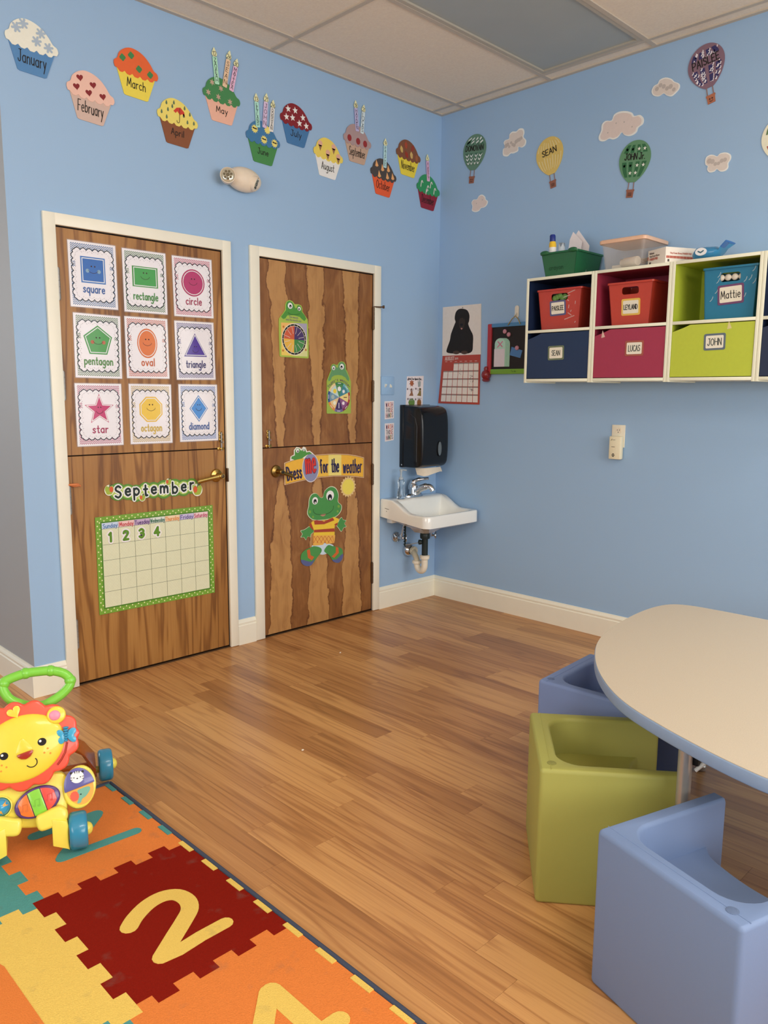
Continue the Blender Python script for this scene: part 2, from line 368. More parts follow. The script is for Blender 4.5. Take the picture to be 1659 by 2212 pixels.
def text(g, pl, s, cx, cy, w, width=None, size=None, d=.001, ang=0, gap=2.0, asp=1.0, d0=None, wob=0, stack=False):
    """letters centred on (cx,cy) of plane pl; size = capital height; width fits the line; asp stretches letters sideways"""
    adv = []; x = 0
    for ch in s:
        if ch == ' ': adv.append(None); x += 3.5; continue
        adv.append(x); x += GL[ch][0]+gap
    tot = x-gap; lower = any(c.islower() for c in s); vc = 5 if not lower or any(c in 'bdfhklt' or c.isupper() for c in s) else 3
    if stack:
        n = len(s); k = (size or .01)/10; pitch = (width or size*n*1.2)/n
        for i, ch in enumerate(s):
            for st in GL[ch][1]:
                pts = rot([((px-GL[ch][0]/2)*k*asp, (py-5)*k+pitch*((n-1)/2-i)) for px, py in st], ang, cx, cy); g.ribbon(pl, pts, w, d, d0=d0)
        return
    if size is None: size = 10*width/tot/asp
    k = size/10; kx = k*asp if width is None else width/tot
    for ch, a in zip(s, adv):
        if a is None: continue
        dy = random.uniform(-wob, wob)
        for st in GL[ch][1]:
            pts = rot([((a+px-tot/2)*kx, (py-vc+dy)*k) for px, py in st], ang, cx, cy); g.ribbon(pl, pts, w, d, d0=d0)
# ================================================================== the room
ZC = 3.0597; ZI = 2.045; ZT = 2.094; BBH = .138; XL = -2.652
A0, A1, A2, A3 = -2.5136, -2.461, -1.6336, -1.5846
B0, B1, B2, B3 = -1.4699, -1.4124, -.5851, -.5326
WALL = M('#91afcd', .62, var=.02, bump=.06, scale=220); GREY = M('#999c9d', .6, var=.02, bump=.06, scale=220)
WHITE = M('#e6dccb', .38, var=.03, scale=14); BLACK = M('#0c0b0b', .5); DARK = M('#1d1713', .6)
PLANK = wood('laminate', (.66, .34, .120, 1), (.455, .203, .066, 1), (.20, .072, .021, 1), 'f')
def S(o): return tag(o, kind='structure')
fl = S(G().box(-6.4, .2, -6.6, 2.6, -.06, -.003).build('floor', PLANK))
PITCH = .0945; k = 0; x = -2.516-PITCH*17
while x < -.001:
    y0 = -.001 if x > XL+.02 else 1.2; yy = y0; first = True
    while yy > -3.75:
        ln = random.choice((.62, .8, .95, 1.1, 1.25)) if not first else random.uniform(.25, 1.0)
        first = False; e = max(yy-ln, -3.8)
        x1 = min(x+PITCH-.0005, -.0005)
        if x1-x > .01 and not (x1 < -2.85 and yy < -1.1) and not (x > -1.3 and e < -3.2):
            g = G(); g.box(x, x1, e+.0006, yy, -.0029, 0); g.build('plank', PLANK, fl, recalc=False)
        yy = e
    x += PITCH
# walls
S(G().box(XL+.001, A1, 0, .10, 0, 3.2).box(A2, B1, 0, .10, 0, 3.2).box(B2, .10, 0, .10, 0, 3.2).box(A1, A2, 0, .10, ZI, 3.2).box(B1, B2, 0, .10, ZI, 3.2).build('wall_back', WALL))
S(G().box(0, .10, -6.4, 0, 0, 3.2).build('wall_right', WALL))
S(G().box(XL, XL+.06, 0.0005, 2.5, 0, 3.2).build('wall_left', GREY))
S(G().box(-6.3, XL, 2.5, 2.6, 0, 3.2).build('wall_hall', WALL))
S(G().box(-6.4, -6.3, -6.4, 2.6, 0, 3.2).build('wall_west', WALL))
S(G().box(-6.4, .1, -6.6, -6.5, 0, 3.2).build('wall_front', WALL))
# ceiling: lay-in tiles in a T-bar grid
TILE = M('#dccebc', .9, var=.10, bump=.5, scale=90); BAR = M('#b5ab9c', .55)
ce = S(G().box(-6.4, .1, -6.6, 2.6, ZC+.02, ZC+.05).build('ceiling', TILE))
gx = [-.098-1.219*i for i in range(-0, 6)]; gy = [-.195-.6096*i for i in range(-5, 11)]
lightcells = [(0, 6), (2, 9), (0, 12)]
xs = [0]+gx+[-6.3]; ys = [2.5, 2.25]+gy[1:] + [-6.5]
ys = sorted(set(ys), reverse=True)
YL0, YL1 = -.195-.6096, -.195-1.2192
for i in range(len(xs)-1):
    for j in range(len(ys)-1):
        x1, x0 = xs[i]-.006, xs[i+1]+.006; y1, y0 = ys[j]-.006, ys[j+1]+.006
        if y0 > 0 and x1 > XL+.3: continue
        if i == 1 and abs(ys[j]-YL0) < .01: continue       # light panel sits here
        if x0 < -5 and y0 < -3: continue
        G().box(x0, x1, y0, min(y1, 2.5), ZC+.003, ZC+.016).build('ceiling_tile', TILE, ce, recalc=False)
for xx in gx: G().box(xx-.012, xx+.012, -6.5, 2.5 if xx < XL else 0, ZC-.002, ZC+.004).build('grid_bar', BAR, ce, recalc=False)
for yy in ys[1:-1]: G().box(-6.3, 0 if yy <= 0 else XL, yy-.012, yy+.012, ZC-.0025, ZC+.0035).build('grid_bar', BAR, ce, recalc=False)
for q in ((-.022, 0, -6.5, 0, ZC-.003), (XL, 0, -.022, 0, ZC-.0034)): G().box(*q, ZC+.004).build('wall_angle', BAR, ce, recalc=False)
lt = thing('ceiling_light', 'unlit recessed ceiling light with a grey frosted lens near the corner', 'ceiling light', (-.7, (YL0+YL1)/2, ZC))
lx0, lx1, ly0, ly1 = gx[1]+.013, gx[0]-.013, YL1+.013, YL0-.013
G().box(lx0, lx1, ly0, ly1, ZC+.008, ZC+.012).build('diffuser', M('#9aa1a0', .45, var=.06, scale=5), lt)
G().band(FLOOR, [(lx0-.0008, ly0-.0008), (lx1+.0008, ly0-.0008), (lx1+.0008, ly1+.0008), (lx0-.0008, ly1+.0008)], [(lx0+.022, ly0+.022), (lx1-.022, ly0+.022), (lx1-.022, ly1-.022), (lx0+.022, ly1-.022)], ZC-.001, ZC+.012).build('lens_frame', M('#a9a293', .45), lt)
# baseboards: moulded profile (out, up)
PROF = [(0, 0), (.015, 0), (.015, .104), (.0115, .108), (.0115, .113), (.013, .119), (.010, .126), (.006, .132), (.004, BBH), (0, BBH)]
def baseboard(name, p0, p1, out):
    p0, p1, out = Vector(p0), Vector(p1), Vector(out); g = G(); n = len(PROF)
    g.loft([[p+out*a+Vector((0, 0, b)) for a, b in PROF] for p in (p0, p1)]); return S(g.build(name, WHITE))
baseboard('baseboard_back', (XL-.015, 0, 0), (A0, 0, 0), (0, -1, 0))
baseboard('baseboard_back', (A3, 0, 0), (B0, 0, 0), (0, -1, 0))
baseboard('baseboard_back', (B3, 0, 0), (-.001, 0, 0), (0, -1, 0))
baseboard('baseboard_right', (0, -.001, 0), (0, -6.4, 0), (-1, 0, 0))
baseboard('baseboard_left', (XL, -.0, 0), (XL, 2.5, 0), (-1, 0, 0))
# window with blinds on the side wall beyond the shelves
w1 = thing('window_1', None, None, (0, -3.2, 1.0)); S(w1)
G().band(RIGHT.sub(3.2, 1.5), [(-.53, -.58), (.53, -.58), (.53, .58), (-.53, .58)], [(-.46, -.51), (.46, -.51), (.46, .51), (-.46, .51)], .0005, .02).build('window_frame', WHITE, w1)
for k in range(18):
    z = 1.5-.49+k*.0575; G().add([(-.022, -3.65, z), (-.022, -2.75, z), (-.046, -2.75, z-.016), (-.046, -3.65, z-.016), (-.022, -3.65, z+.0015), (-.022, -2.75, z+.0015), (-.046, -2.75, z-.0145), (-.046, -3.65, z-.0145)], [(0, 1, 2, 3), (7, 6, 5, 4), (0, 4, 5, 1), (1, 5, 6, 2), (2, 6, 7, 3), (3, 7, 4, 0)]).build('blind_slat', WHITE, w1)
# ------------------------------------------------------------------ the two Dutch doors
VA = wood('veneer_golden', (.48, .24, .066, 1), (.32, .138, .032, 1), (.14, .048, .010, 1), 'a')
VB = wood('veneer_flame', (.52, .275, .095, 1), (.285, .118, .034, 1), (.10, .030, .008, 1), 'b'); VC = wood('veneer_flame_lower', (.52, .275, .095, 1), (.285, .118, .034, 1), (.10, .030, .008, 1), 'c')
STEEL = M('#8f8c86', .42, metal=.55); BRASS = M('#b08d4a', .24, metal=1); OLDBRASS = M('#8a6f3c', .3, metal=1); BRONZE = M('#5d4a38', .45, metal=.8)
def door(nm, a1, a2, o1, o2, veneer, split_px, hinge_side, hinges, rose_px, lever_px, bolt_px, metal, hmat, lab):
    d = thing(nm, lab, None, ((a1+a2)/2, 0, 0)); S(d)
    zs = at(BACK, *split_px)[1]
    gap = .004
    G().box(a1+gap, a2-gap, .002, .042, .012, zs-.003).build('lower_leaf', VC if veneer is VB else veneer, d, origin=None)
    G().box(a1+gap, a2-gap, .002, .042, zs+.003, ZI-.006).build('upper_leaf', veneer, d)
    f = G()
    f.box(o1, a1+.001, -.016, .0, .002, ZT).box(a2-.001, o2, -.016, 0, .002, ZT).box(a1-.001, a2+.001, -.016, 0, ZI, ZT)
    f.build('casing', WHITE, d, bevel=.003)
    G().box(a1-.0005, a1+.003, .0, .1, 0, ZI).box(a2-.003, a2+.0005, 0, .1, 0, ZI).box(a1, a2, 0, .1, ZI-.003, ZI+.0005).box(a1, a2, .044, .06, 0, ZI).build('jamb_gap_shade', DARK, d)  # jamb and backing coloured near-black, painting the shade in the door gaps
    G().box(a1, a2, -.004, .045, .001, .006).build('threshold', BRONZE, d)
    hx = a1+.003 if hinge_side < 0 else a2-.003
    for p0, p1 in hinges:
        z0, z1 = at(BACK, *p1)[1], at(BACK, *p0)[1]
        h = G(); n = 5; hh = (z1-z0)/n
        for i in range(n): h.tube([(hx, -.008, z0+i*hh+.0008), (hx, -.008, z0+(i+1)*hh-.0008)], .0080, 12)
        h.tube([(hx, -.008, z0-.004), (hx, -.008, z1+.004)], .0055, 10)
        h.box(hx-.003, hx+.003, -.006, .003, z0, z1)
        h.build('hinge', hmat, d, smooth=40)
    rx, rz = at(BACK, *rose_px); ha = G()
    ha.lathe((rx, .002, rz), (0, -1, 0), [(.033, 0), (.034, .004), (.031, .010), (.022, .013), (.0135, .016), (.0125, .040), (.015, .046), (.015, .060), (.011, .064), (0, .064)], 28)
    ho = ha.build('door_lever', metal, d, smooth=35)
    lx, lz = at(BACK, *lever_px, .05); s = 1 if lx > rx else -1; L = abs(lx-rx)
    g = G(); g.loft([[(rx+s*(L*t), -.050+.004*math.sin(t*3)-w_*.45*math.cos(q), rz+(lz-rz)*t+h_*math.sin(q)) for q in [2*PI*i/12 for i in range(12)]] for t, w_, h_ in ((-.08, .012, .012), (.1, .015, .0145), (.3, .012, .011), (.6, .011, .0105), (.92, .0105, .011), (1, .007, .007))])
    g.build('lever', metal, ho, smooth=50)
    G().lathe((rx, -.060, rz), (0, -1, 0), [(.0085, 0), (.0085, .004), (.006, .0055), (0, .0055)], 16).build('key_cylinder', DARK if nm == 'door_2' else BRONZE, ho, smooth=40)
    bx, bz = at(BACK, *bolt_px)
    b = G(); b.box(bx-.010, bx+.010, -.0005, .003, bz+.012, bz+.065).box(bx-.013, bx+.013, -.006, .002, bz+.022, bz+.030).box(bx-.013, bx+.013, -.006, .002, bz+.046, bz+.054).box(bx-.020, bx+.020, -.001, .003, bz-.030, bz-.014)
    b.box(bx-.009, bx+.009, -.011, .002, bz-.026, bz-.017)
    bo = b.build('slide_bolt', BRASS, d, bevel=.001)
    G().tube([(bx, -.006, bz-.030), (bx, -.006, bz+.062)], .0042, 10).tube([(bx, -.006, bz+.012), (bx, -.022, bz+.012)], .0036, 8).build('bolt_rod', STEEL, bo, smooth=40)
    return d
door('door_1', A1, A2, A0, A3, VA, (318, 977), -1, [((127, 580), (130, 647)), ((137, 803), (141, 863)), ((151, 1050), (154, 1109)), ((165, 1339), (167, 1398))],
     (467, 1027), (428, 1041), (477, 960), BRASS, STEEL, 'golden veneer Dutch door with nine shape posters and a calendar')
door('door_2', B1, B2, B0, B3, VB, (686, 962), 1, [((812, 665), (812, 712)), ((812, 823), (812, 867)), ((810, 1002), (810, 1045)), ((808, 1214), (808, 1257))],
     (596, 1018), (634, 1029), (580, 955), OLDBRASS, BRONZE, 'dark flame-grained Dutch door with frog weather decorations')
# strike plate on the first door's edge, stop on the second door's hinge, twist of orange tape
z1 = at(BACK, 492, 1025)[1]
G().box(A2-.004, A2+.004, -.019, -.002, z1-.035, z1+.035).build('strike_plate', BRONZE, bpy.data.objects['door_1'], bevel=.001)
q = at(BACK, 815, 664); g = G(); g.tube([(B2-.003, -.010, q[1]), (B2+.03, -.03, q[1]-.001), (B2+.045, -.042, q[1])], .004, 8); g.lathe((B2+.04, -.04, q[1]), (.7, -.7, 0), [(.009, 0), (.009, .012), (0, .013)], 12)
g.build('hinge_stop', BRONZE, bpy.data.objects['door_2'], smooth=40)
q = at(BACK, 163, 1048, .02); g = G()
for i in range(3): g.tube([(q[0]-.028, -.016, q[1]+.003), (q[0]-.006, -.022-.003*i, q[1]+.003*(i-1)), (q[0]+.012, -.018, q[1]-.003+.003*i), (q[0]+.026, -.013, q[1]-.004-.002*i)], [.004, .006, .005, .003], 7)
tag(g.build('tape_twist', M('#c9794a', .6), smooth=60), 'twist of orange tape tied round the third hinge of the calendar door', 'tape')
# ================================================================== paper things on the door wall
INK = M('#1b1714', .7); PAPER = M('#e2d9d8', .5, var=.02)
z1 = Z(0, 20, .33755); z2 = Z(420, 80, .33755); z3 = Z(960, 80, .42134)
FROST = cat([(-.106, .002), (-.104, .016), (-.090, .028), (-.082, .052), (-.058, .075), (-.028, .087), (.008, .084), (.04, .070), (.066, .047), (.084, .024), (.1, .016), (.106, .0), (.100, -.014)], 3, False)+[
    (.086, -.016), (.078, -.026), (.066, -.027), (.054, -.018), (.044, -.028), (.030, -.029), (.018, -.019), (.008, -.029), (-.008, -.029), (-.019, -.019), (-.030, -.028), (-.044, -.027), (-.055, -.017), (-.066, -.026), (-.078, -.026), (-.090, -.014), (-.101, -.012)]
WRAP = [(.094, -.006), (.058, -.112), (.05, -.1155), (-.05, -.1155), (-.058, -.112), (-.094, -.006)]
def cupcake(c, ang, wr, fr, month, tw, deco, candles=(), look='', wtext=None):
    P = BACK.sub(c[0], c[1], math.radians(ang), .0012)
    t = thing('cupcake_cutout', look, 'wall decoration', BACK.P(c[0], c[1]-.115, 0), 'month cupcakes along the top of the door wall')
    w_ = G().prism(P, WRAP, 0, .0022).build('wrapper', M(wr, .55), t)
    G_ = G(); text(G_, P, month, 0, -.058, .0034, width=tw, size=min(.046, tw*.42), d=.0030, wob=.25); G_.build('month_name', INK, w_)
    f_ = G().prism(P, FROST, .0022, .0042).build('frosting', M(fr, .5), t)
    for nm, pts, hexc in deco:
        if isinstance(pts, dict):
            g = G()
            for a in pts['lines']: g.ribbon(P, a, pts['w'], .0052)
            g.build(nm, M(hexc, .5), f_)
        else: G().prism(P, pts, .0042, .0050).build(nm, M(hexc, .5), f_)
    for tip, bot, hexc, num, name in candles:
        a, b = Vector(at(BACK, *z2(*tip))), Vector(at(BACK, *z2(*bot))); dv = a-b; L = dv.length
        Q = BACK.sub(b.x, b.y, math.atan2(dv.y, dv.x)-PI/2, .0066)
        cb = G().prism(Q, rrect(.0125, L*.375, .004, 3, 0, L*.375), 0, .0016).build('candle', M(hexc, .5), t)
        G().prism(Q, cat([(0, L), (.007, L*.93), (.0145, L*.83), (.010, L*.765), (0, L*.745), (-.010, L*.765), (-.0145, L*.83), (-.008, L*.92)], 4), .0003, .0018).build('flame', M('#e6dcae', .5), cb)
        g = G(); text(g, Q, name, 0, L*.385, .0019, size=min(.020, L*.62/len(name)), width=L*.66, d=.0024, stack=True, asp=1.25); text(g, Q, num, 0, L*.825, .0019, size=.021, d=.0026, gap=1.2); g.build('candle_writing', INK, cb)
    return t
def snow(cx, cy, r=.0165): return ('snowflake', {'w': .0088, 'lines': [[(cx-r*math.cos(k*PI/3+.3), cy-r*math.sin(k*PI/3+.3)), (cx+r*math.cos(k*PI/3+.3), cy+r*math.sin(k*PI/3+.3))] for k in range(3)]}, '#9fb0bf')
def clover(cx, cy, r=.0075):
    r *= 1.45; return ('clover', scallop([(cx+r*.7*math.cos(a), cy+r*.9*math.sin(a)) for a in [PI/4+.2+k*PI/2 for k in range(4)]], .42, 5), '#3d7d47')
def drop(cx, cy, s=.008): return ('raindrop', cat([(cx, cy+s*1.4), (cx+s*.6, cy-.2*s), (cx, cy-s), (cx-s*.6, cy-.2*s)], 3), '#5a6f52')
def flower(cx, cy, r=.0155): return ('flower', star(6, r, r*.45, cx, cy), '#b59a86')
def sun(cx, cy, r=.0215): return ('sun', star(11, r, r*.68, cx, cy), '#f0cf72')
def st5(cx, cy, r=.0185): return ('star', star(5, r, r*.42, cx, cy, PI/2+.2), '#e9e0da')
SNOW = [snow(-.062, .043), snow(-.034, .066), snow(.035, .052), snow(.018, .016), snow(.066, .006)]
pos5 = [(-.050, .052), (.008, .040), (-.064, .012), (-.010, .003), (.052, .006)]
C = {}
cupcake((-2.513, 2.74), -2.5, '#4f7fae', '#eee5cf', 'January', .112, SNOW, look='January cupcake cutout with blue wrapper and grey snowflakes')
cupcake((-2.273, 2.61), -3.5, '#c3a99c', '#e6b5a4', 'February', .112, [('heart', rot(heart(.0145), .25, x, y), '#7c1f22') for x, y in pos5], look='February cupcake cutout with pink frosting and dark red hearts')
cupcake((-2.057, 2.763), -2.3, '#eccb4c', '#d8602f', 'March', .088, [clover(-.026, .056, .010), clover(-.066, .035, .010), clover(.012, .010, .010), clover(.066, .002, .010)], look='March cupcake cutout with orange frosting and green clovers')
cupcake((-1.856, 2.605), -2.5, '#7d4a2d', '#e9cd68', 'April', .066, [drop(x, y) for x, y in [(-.06, .058), (-.022, .068), (-.084, .012), (-.052, .030), (-.030, .050), (.034, .058), (.062, .038), (.084, .004), (-.058, -.004), (.05, .0), (.030, .024)]]+[
    ('umbrella_top', [(-.024, .032), (-.008, .050), (.012, .056), (.032, .040), (.036, .018), (.022, .030), (.010, .022), (-.004, .036), (-.012, .026)], '#c23a2a'), ('umbrella_stick', {'w': .0028, 'lines': [cat([(.008, .05), (.008, .0), (.006, -.012), (-.002, -.014), (-.006, -.006)], 4, False)]}, '#40322a')], look='April cupcake cutout with yellow frosting, raindrops and a red umbrella')
cupcake((-1.612, 2.762), -.6, '#e0ab95', '#417f4c', 'May', .064, [flower(x, y) for x, y in [(-.054, .055), (-.005, .040), (-.076, .005), (-.020, -.002), (.046, -.008)]],
        [((118, 68), (140, 305), '#a9dcbb', '12', 'ZAVEAH'), ((220, 90), (187, 322), '#e8bd9c', '26', 'SEAN'), ((268, 142), (230, 348), '#dcb0cb', '30', 'MATTEA')], 'May cupcake cutout with green frosting and three candles')
cupcake((-1.369, 2.621), -1.8, '#418046', '#3d719c', 'June', .066, [sun(x, y) for x, y in [(-.054, .040), (.024, .054), (.004, .002), (.070, .000)]]+[('sunglasses', {'w': .0065, 'lines': [[(x-.010, y+.004), (x-.003, y+.002)], [(x+.003, y+.002), (x+.010, y+.002)]]}, '#221c18') for x, y in [(-.054, .040), (.004, .002), (.070, 0)]],
        [((388, 362), (402, 580), '#a6d8c8', '13', 'LEYLAND'), ((456, 362), (442, 583), '#cdb6d2', '21', 'JOHN'), ((499, 405), (485, 607), '#dcd9d4', '26', 'DONOVAN')], 'June cupcake cutout with blue frosting, suns and three candles')
cupcake((-1.154, 2.755), -2, '#40709f', '#7c1d26', 'July', .070, [st5(x, y) for x, y in [(-.056, .052), (-.010, .056), (.042, .034), (-.066, .010), (-.026, .016), (.020, .000), (.066, -.002)]], look='July cupcake cutout with dark red frosting and white stars')
def cone(x, y): return [('ice_cream', circ(x, y+.010, .0155, n=14), '#d6a58b'), ('cone', [(x-.013, y+.002), (x+.013, y+.002), (x+.002, y-.028)], '#8f6747')]
cupcake((-.933, 2.634), -3.4, '#dcdcd8', '#ecc75a', 'August', .090, cone(-.062, .038)+cone(.034, .044)+cone(-.006, .004)+cone(.070, .002), look='August cupcake cutout with white wrapper and ice cream cones')
cupcake((-.717, 2.754), -1, '#b89b86', '#a38b8a', 'September', .120, [('apple', circ(x, y, .0155, .018, n=14), '#8c2a2c') for x, y in [(-.062, .006), (.004, .002), (.058, .0)]],
        [((1025, 407), (1037, 605), '#b9b2d8', '18', 'HAYDEN'), ((1079, 435), (1066, 620), '#c9d9ea', '21', 'LUCAS')], 'September cupcake cutout with mauve frosting, red apples and two candles')
cupcake((-.509, 2.613), -2.5, '#d8582f', '#47413f', 'October', .108, [('candy_corn', rot([(0, .023), (.013, -.011), (0, -.017), (-.013, -.011)], .2, x, y), '#e3a36a') for x, y in [(-.060, .050), (-.012, .036), (.036, .042), (-.036, -.004), (.030, .0), (.074, .006)]],
        [((1217, 650), (1213, 838), '#b5dbe0', '9', 'PAISLEE')], 'October cupcake cutout with black frosting, candy corn and one candle')
cupcake((-.3, 2.762), -2.2, '#e6c93f', '#7a4c33', 'November', .115, [('leaf', rot([(0, .021), (.012, .005), (.008, -.016), (0, -.021), (-.009, -.013), (-.012, .005)], a, x, y), h) for x, y, a, h in [(-.062, .024, .3, '#c4a55e'), (-.026, .056, .1, '#a0452b'), (.032, .052, -.4, '#8e3526'), (.024, .010, .2, '#c9a862'), (-.018, .004, .6, '#93321f'), (.070, .004, 0, '#9a5a32')]], look='November cupcake cutout with brown frosting and autumn leaves')
cupcake((-.119, 2.599), -2.5, '#842032', '#2f8a55', 'December', .110, [('candy_cane', {'w': .006, 'lines': [cat([(x-.003, y-.020), (x+.001, y+.010), (x+.008, y+.015), (x+.014, y+.006)], 3, False)]}, '#d8cfc9') for x, y in [(-.068, .026), (-.012, .008), (.018, .036), (.052, .006), (-.020, -.010)]],
        [((1485, 752), (1492, 925), '#dfb0cf', '5', 'AUBREY')], 'December cupcake cutout with green frosting, candy canes and one candle')
# ------------------------------------------------------------------ nine shape posters (letter paper in laminate)
LAM = M('#e3dbde', .30, var=.02, coat=.7, spec=.5); TRANS = M('#f2f2f2', .08, alpha=.10, coat=.6)
def ngon(n, r, a0=PI/2, sx=1, sy=1): return [(sx*r*math.cos(a0+2*PI*k/n), sy*r*math.sin(a0+2*PI*k/n)) for k in range(n)]
SHP = [('square', [(145, 517), (250, 531.5), (253.5, 669.5), (152, 661.5)], '#3f6fb0', '#2c5ea6', '#31608f', [(-.056, -.056), (.056, -.056), (.056, .056), (-.056, .056)]),
       ('rectangle', [(263.5, 536), (357, 548), (361, 680), (268, 672)], '#47873a', '#3f9340', '#3f6b2d', [(-.064, -.046), (.064, -.046), (.064, .046), (-.064, .046)]),
       ('circle', [(370.5, 552), (456.5, 562), (460.5, 688), (376.5, 682)], '#a33058', '#a82c5f', '#b34a63', circ(0, 0, .064)),
       ('pentagon', [(159.5, 674.5), (261.5, 684.5), (261.5, 817.5), (160, 815.5)], '#3f8a35', '#458f3c', '#4c6b32', ngon(5, .070)),
       ('oval', [(268.5, 682.5), (361, 690), (367, 817.5), (272, 817)], '#c8682a', '#cf6d2c', '#b5502f', circ(0, 0, .051, .068)),
       ('triangle', [(376, 692), (460, 697.5), (465.5, 820), (382, 820.5)], '#4a3186', '#4b2f8f', '#4a4383', [(-.064, -.050), (.064, -.050), (0, .062)]),
       ('star', [(160, 827), (261, 829), (267, 961), (167.5, 965.5)], '#b3295c', '#b52b60', '#a84a6a', star(5, .072, .031)),
       ('octagon', [(276, 828.5), (368.5, 830), (374, 957), (282, 960)], '#d8ae38', '#e2b93c', '#b79c4a', ngon(8, .064, PI/8)),
       ('diamond', [(384, 829.5), (467.5, 830.5), (472.5, 951.5), (389, 955)], '#2b6cae', '#2f7bc4', '#3f6fae', [(0, .066), (.052, 0), (0, -.066), (-.052, 0)])]
scv = [(-.082+.0273*i, -.104) for i in range(7)]+[(.088, -.091+.0260*i) for i in range(8)]+[(.082-.0273*i, .104) for i in range(7)]+[(-.088, .091-.0260*i) for i in range(8)]
SCAL = scallop(scv, .33, 5)
for k, (nm, px, dark_, fill, chev, shp) in enumerate(SHP):
    c4 = [Vector(at(BACK, *p)) for p in px]; c = sum(c4, Vector((0, 0)))/4; u = (c4[1]-c4[0])+(c4[2]-c4[3]); P = BACK.sub(c.x, c.y, math.atan2(u.y, u.x), .0)
    pre = 'laminated ' if nm not in ('octagon', 'oval') else 'laminated '
    t = thing('shape_poster', f'{pre}white poster of a smiling {nm} on the golden door', 'poster', BACK.P(c.x, c.y-.14, 0), 'shape posters on the first door')
    G().prism(P, rrect(.1125, .1435, .006, 3), .0003, .0011).build('laminate', TRANS, t)
    sh = G().prism(P, [(-.1085, -.1395), (.1085, -.1395), (.1085, .1395), (-.1085, .1395)], .0011, .0016).build('sheet', LAM, t)
    g = G(); rows = 31
    for i in range(rows):
        y = -.127+.254*i/(rows-1); m = 40; am = .0034
        pts = [(-.098+.196*j/m, y+(am if j % 2 else -am)) for j in range(m+1)]
        if abs(y) < .100: 
            for seg in (pts[:5], pts[-5:]): g.ribbon(P, seg, .0023, .0019, caps=False)
        else: g.ribbon(P, pts, .0023, .0019, caps=False)
    g.build('chevron_border', M(chev, .4, coat=.5), t, recalc=False)
    pn = G().flat(P, SCAL, .0021).build('scalloped_panel', LAM, t)
    g = G(); g.ribbon(P, SCAL, .0038, .0024, closed=True); g.build('panel_outline', M('#201d22', .4, coat=.5), pn, recalc=False)
    g = G(); inner = [(x*.86, y*.89) for x, y in SCAL]
    for i in range(0, len(inner), 2): g.ribbon(P, [inner[i], inner[(i+1) % len(inner)]], .0012, .0024, caps=False)
    g.build('dotted_line', M('#8f8a90', .4), pn, recalc=False)
    T = P.sub(0, .022)
    sp = G().flat(T, shp, .0025).build('printed_shape', M(dark_, .4, coat=.6), t)
    g = G(); g.ribbon(T, [(x*.87, y*.87) for x, y in shp], .0034, .0031, closed=True); g.build('white_outline', M('#e9e4ea', .4, coat=.6), sp, recalc=False)
    G().flat(T, [(x*.84, y*.84) for x, y in shp], .0028).build('coloured_face', M(fill, .4, coat=.6), sp)
    oy = {'triangle': -.012, 'pentagon': .006, 'star': .002, 'octagon': .012, 'square': .006}.get(nm, .008)
    g = G(); es = .75 if nm in ('triangle', 'diamond', 'star') else 1
    for sx in (-1, 1): g.flat(T, circ(sx*.0078*es, oy+.010, .0034*es, n=12), .0033)
    g.ribbon(T, cat([(-.022*es, oy-.006), (-.016*es, oy-.014), (0, oy-.019), (.016*es, oy-.014), (.022*es, oy-.006)], 4, False), .0017, .0033)
    g.build('smiling_face', M('#3a2426', .5), sp, recalc=False)
    if nm in ('pentagon', 'square'):
        g = G()
        for sx in (-1, 1): g.flat(T, circ(sx*.026, oy-.010, .0085, n=16), .0032)
        g.build('cheeks', M('#b06a52' if nm == 'pentagon' else '#7fa0b8', .5), sp)
    g = G(); wd_ = {'square': .098, 'rectangle': .122, 'circle': .086, 'pentagon': .132, 'oval': .066, 'triangle': .108, 'star': .072, 'octagon': .106, 'diamond': .112}[nm]
    text(g, P, nm, 0, -.0645, .0052, width=wd_, size=.033, d=.0029, gap=2.2)
    ink = {'square': '#3a5a95', 'rectangle': '#47803c', 'circle': '#96314f', 'pentagon': '#4b7d35', 'oval': '#b85a2a', 'triangle': '#3a3568', 'star': '#9a3053', 'octagon': '#c2a544', 'diamond': '#35538f'}[nm]
    g.build('word', M(ink, .45, coat=.4), t, recalc=False)
# ------------------------------------------------------------------ calendar chart, month sign, number cards on the first door's lower leaf
P = BACK.sub(-2.032, .5455, .0, .0005); hw, hh = .312, .2305
t = thing('calendar_chart', 'green dotted calendar chart with an empty grid on the golden door', 'calendar', BACK.P(-2.032, .315, 0))
G().prism(P, [(-hw, -hh), (hw, -hh), (hw, hh), (-hw, hh)], 0, .0012).build('border', M('#6d9a31', .45, coat=.3), t)
g = G(); n = 40
for i in range(n):
    x = -hw+.011+(2*hw-.022)*i/(n-1); o = .006 if i % 2 else -.005
    for y in (hh-.015+o, -hh+.015-o): g.flat(P, circ(x, y, .0034, n=8), .0015)
for i in range(1, 29):
    y = -hh+.012+(2*hh-.024)*i/29; o = .006 if i % 2 else -.005
    for x in (hw-.015+o, -hw+.015-o): g.flat(P, circ(x, y, .0034, n=8), .0015)
g.build('polka_dots', M('#dfe3a8', .45), t, recalc=False)
ix, iy = hw-.030, hh-.030
G().band(P, [(-ix-.007, -iy-.007), (ix+.007, -iy-.007), (ix+.007, iy+.007), (-ix-.007, iy+.007)], [(-ix, -iy), (ix, -iy), (ix, iy), (-ix, iy)], .0012, .0017).build('inner_frame', M('#4b7a24', .45), t)
gr = G().flat(P, [(-ix, -iy), (ix, -iy), (ix, iy), (-ix, iy)], .0016).build('grid_panel', M('#cfd0b0', .45, coat=.3), t)
cw = 2*ix/7; hd = .028; rh = (2*iy-hd)/5
g = G()
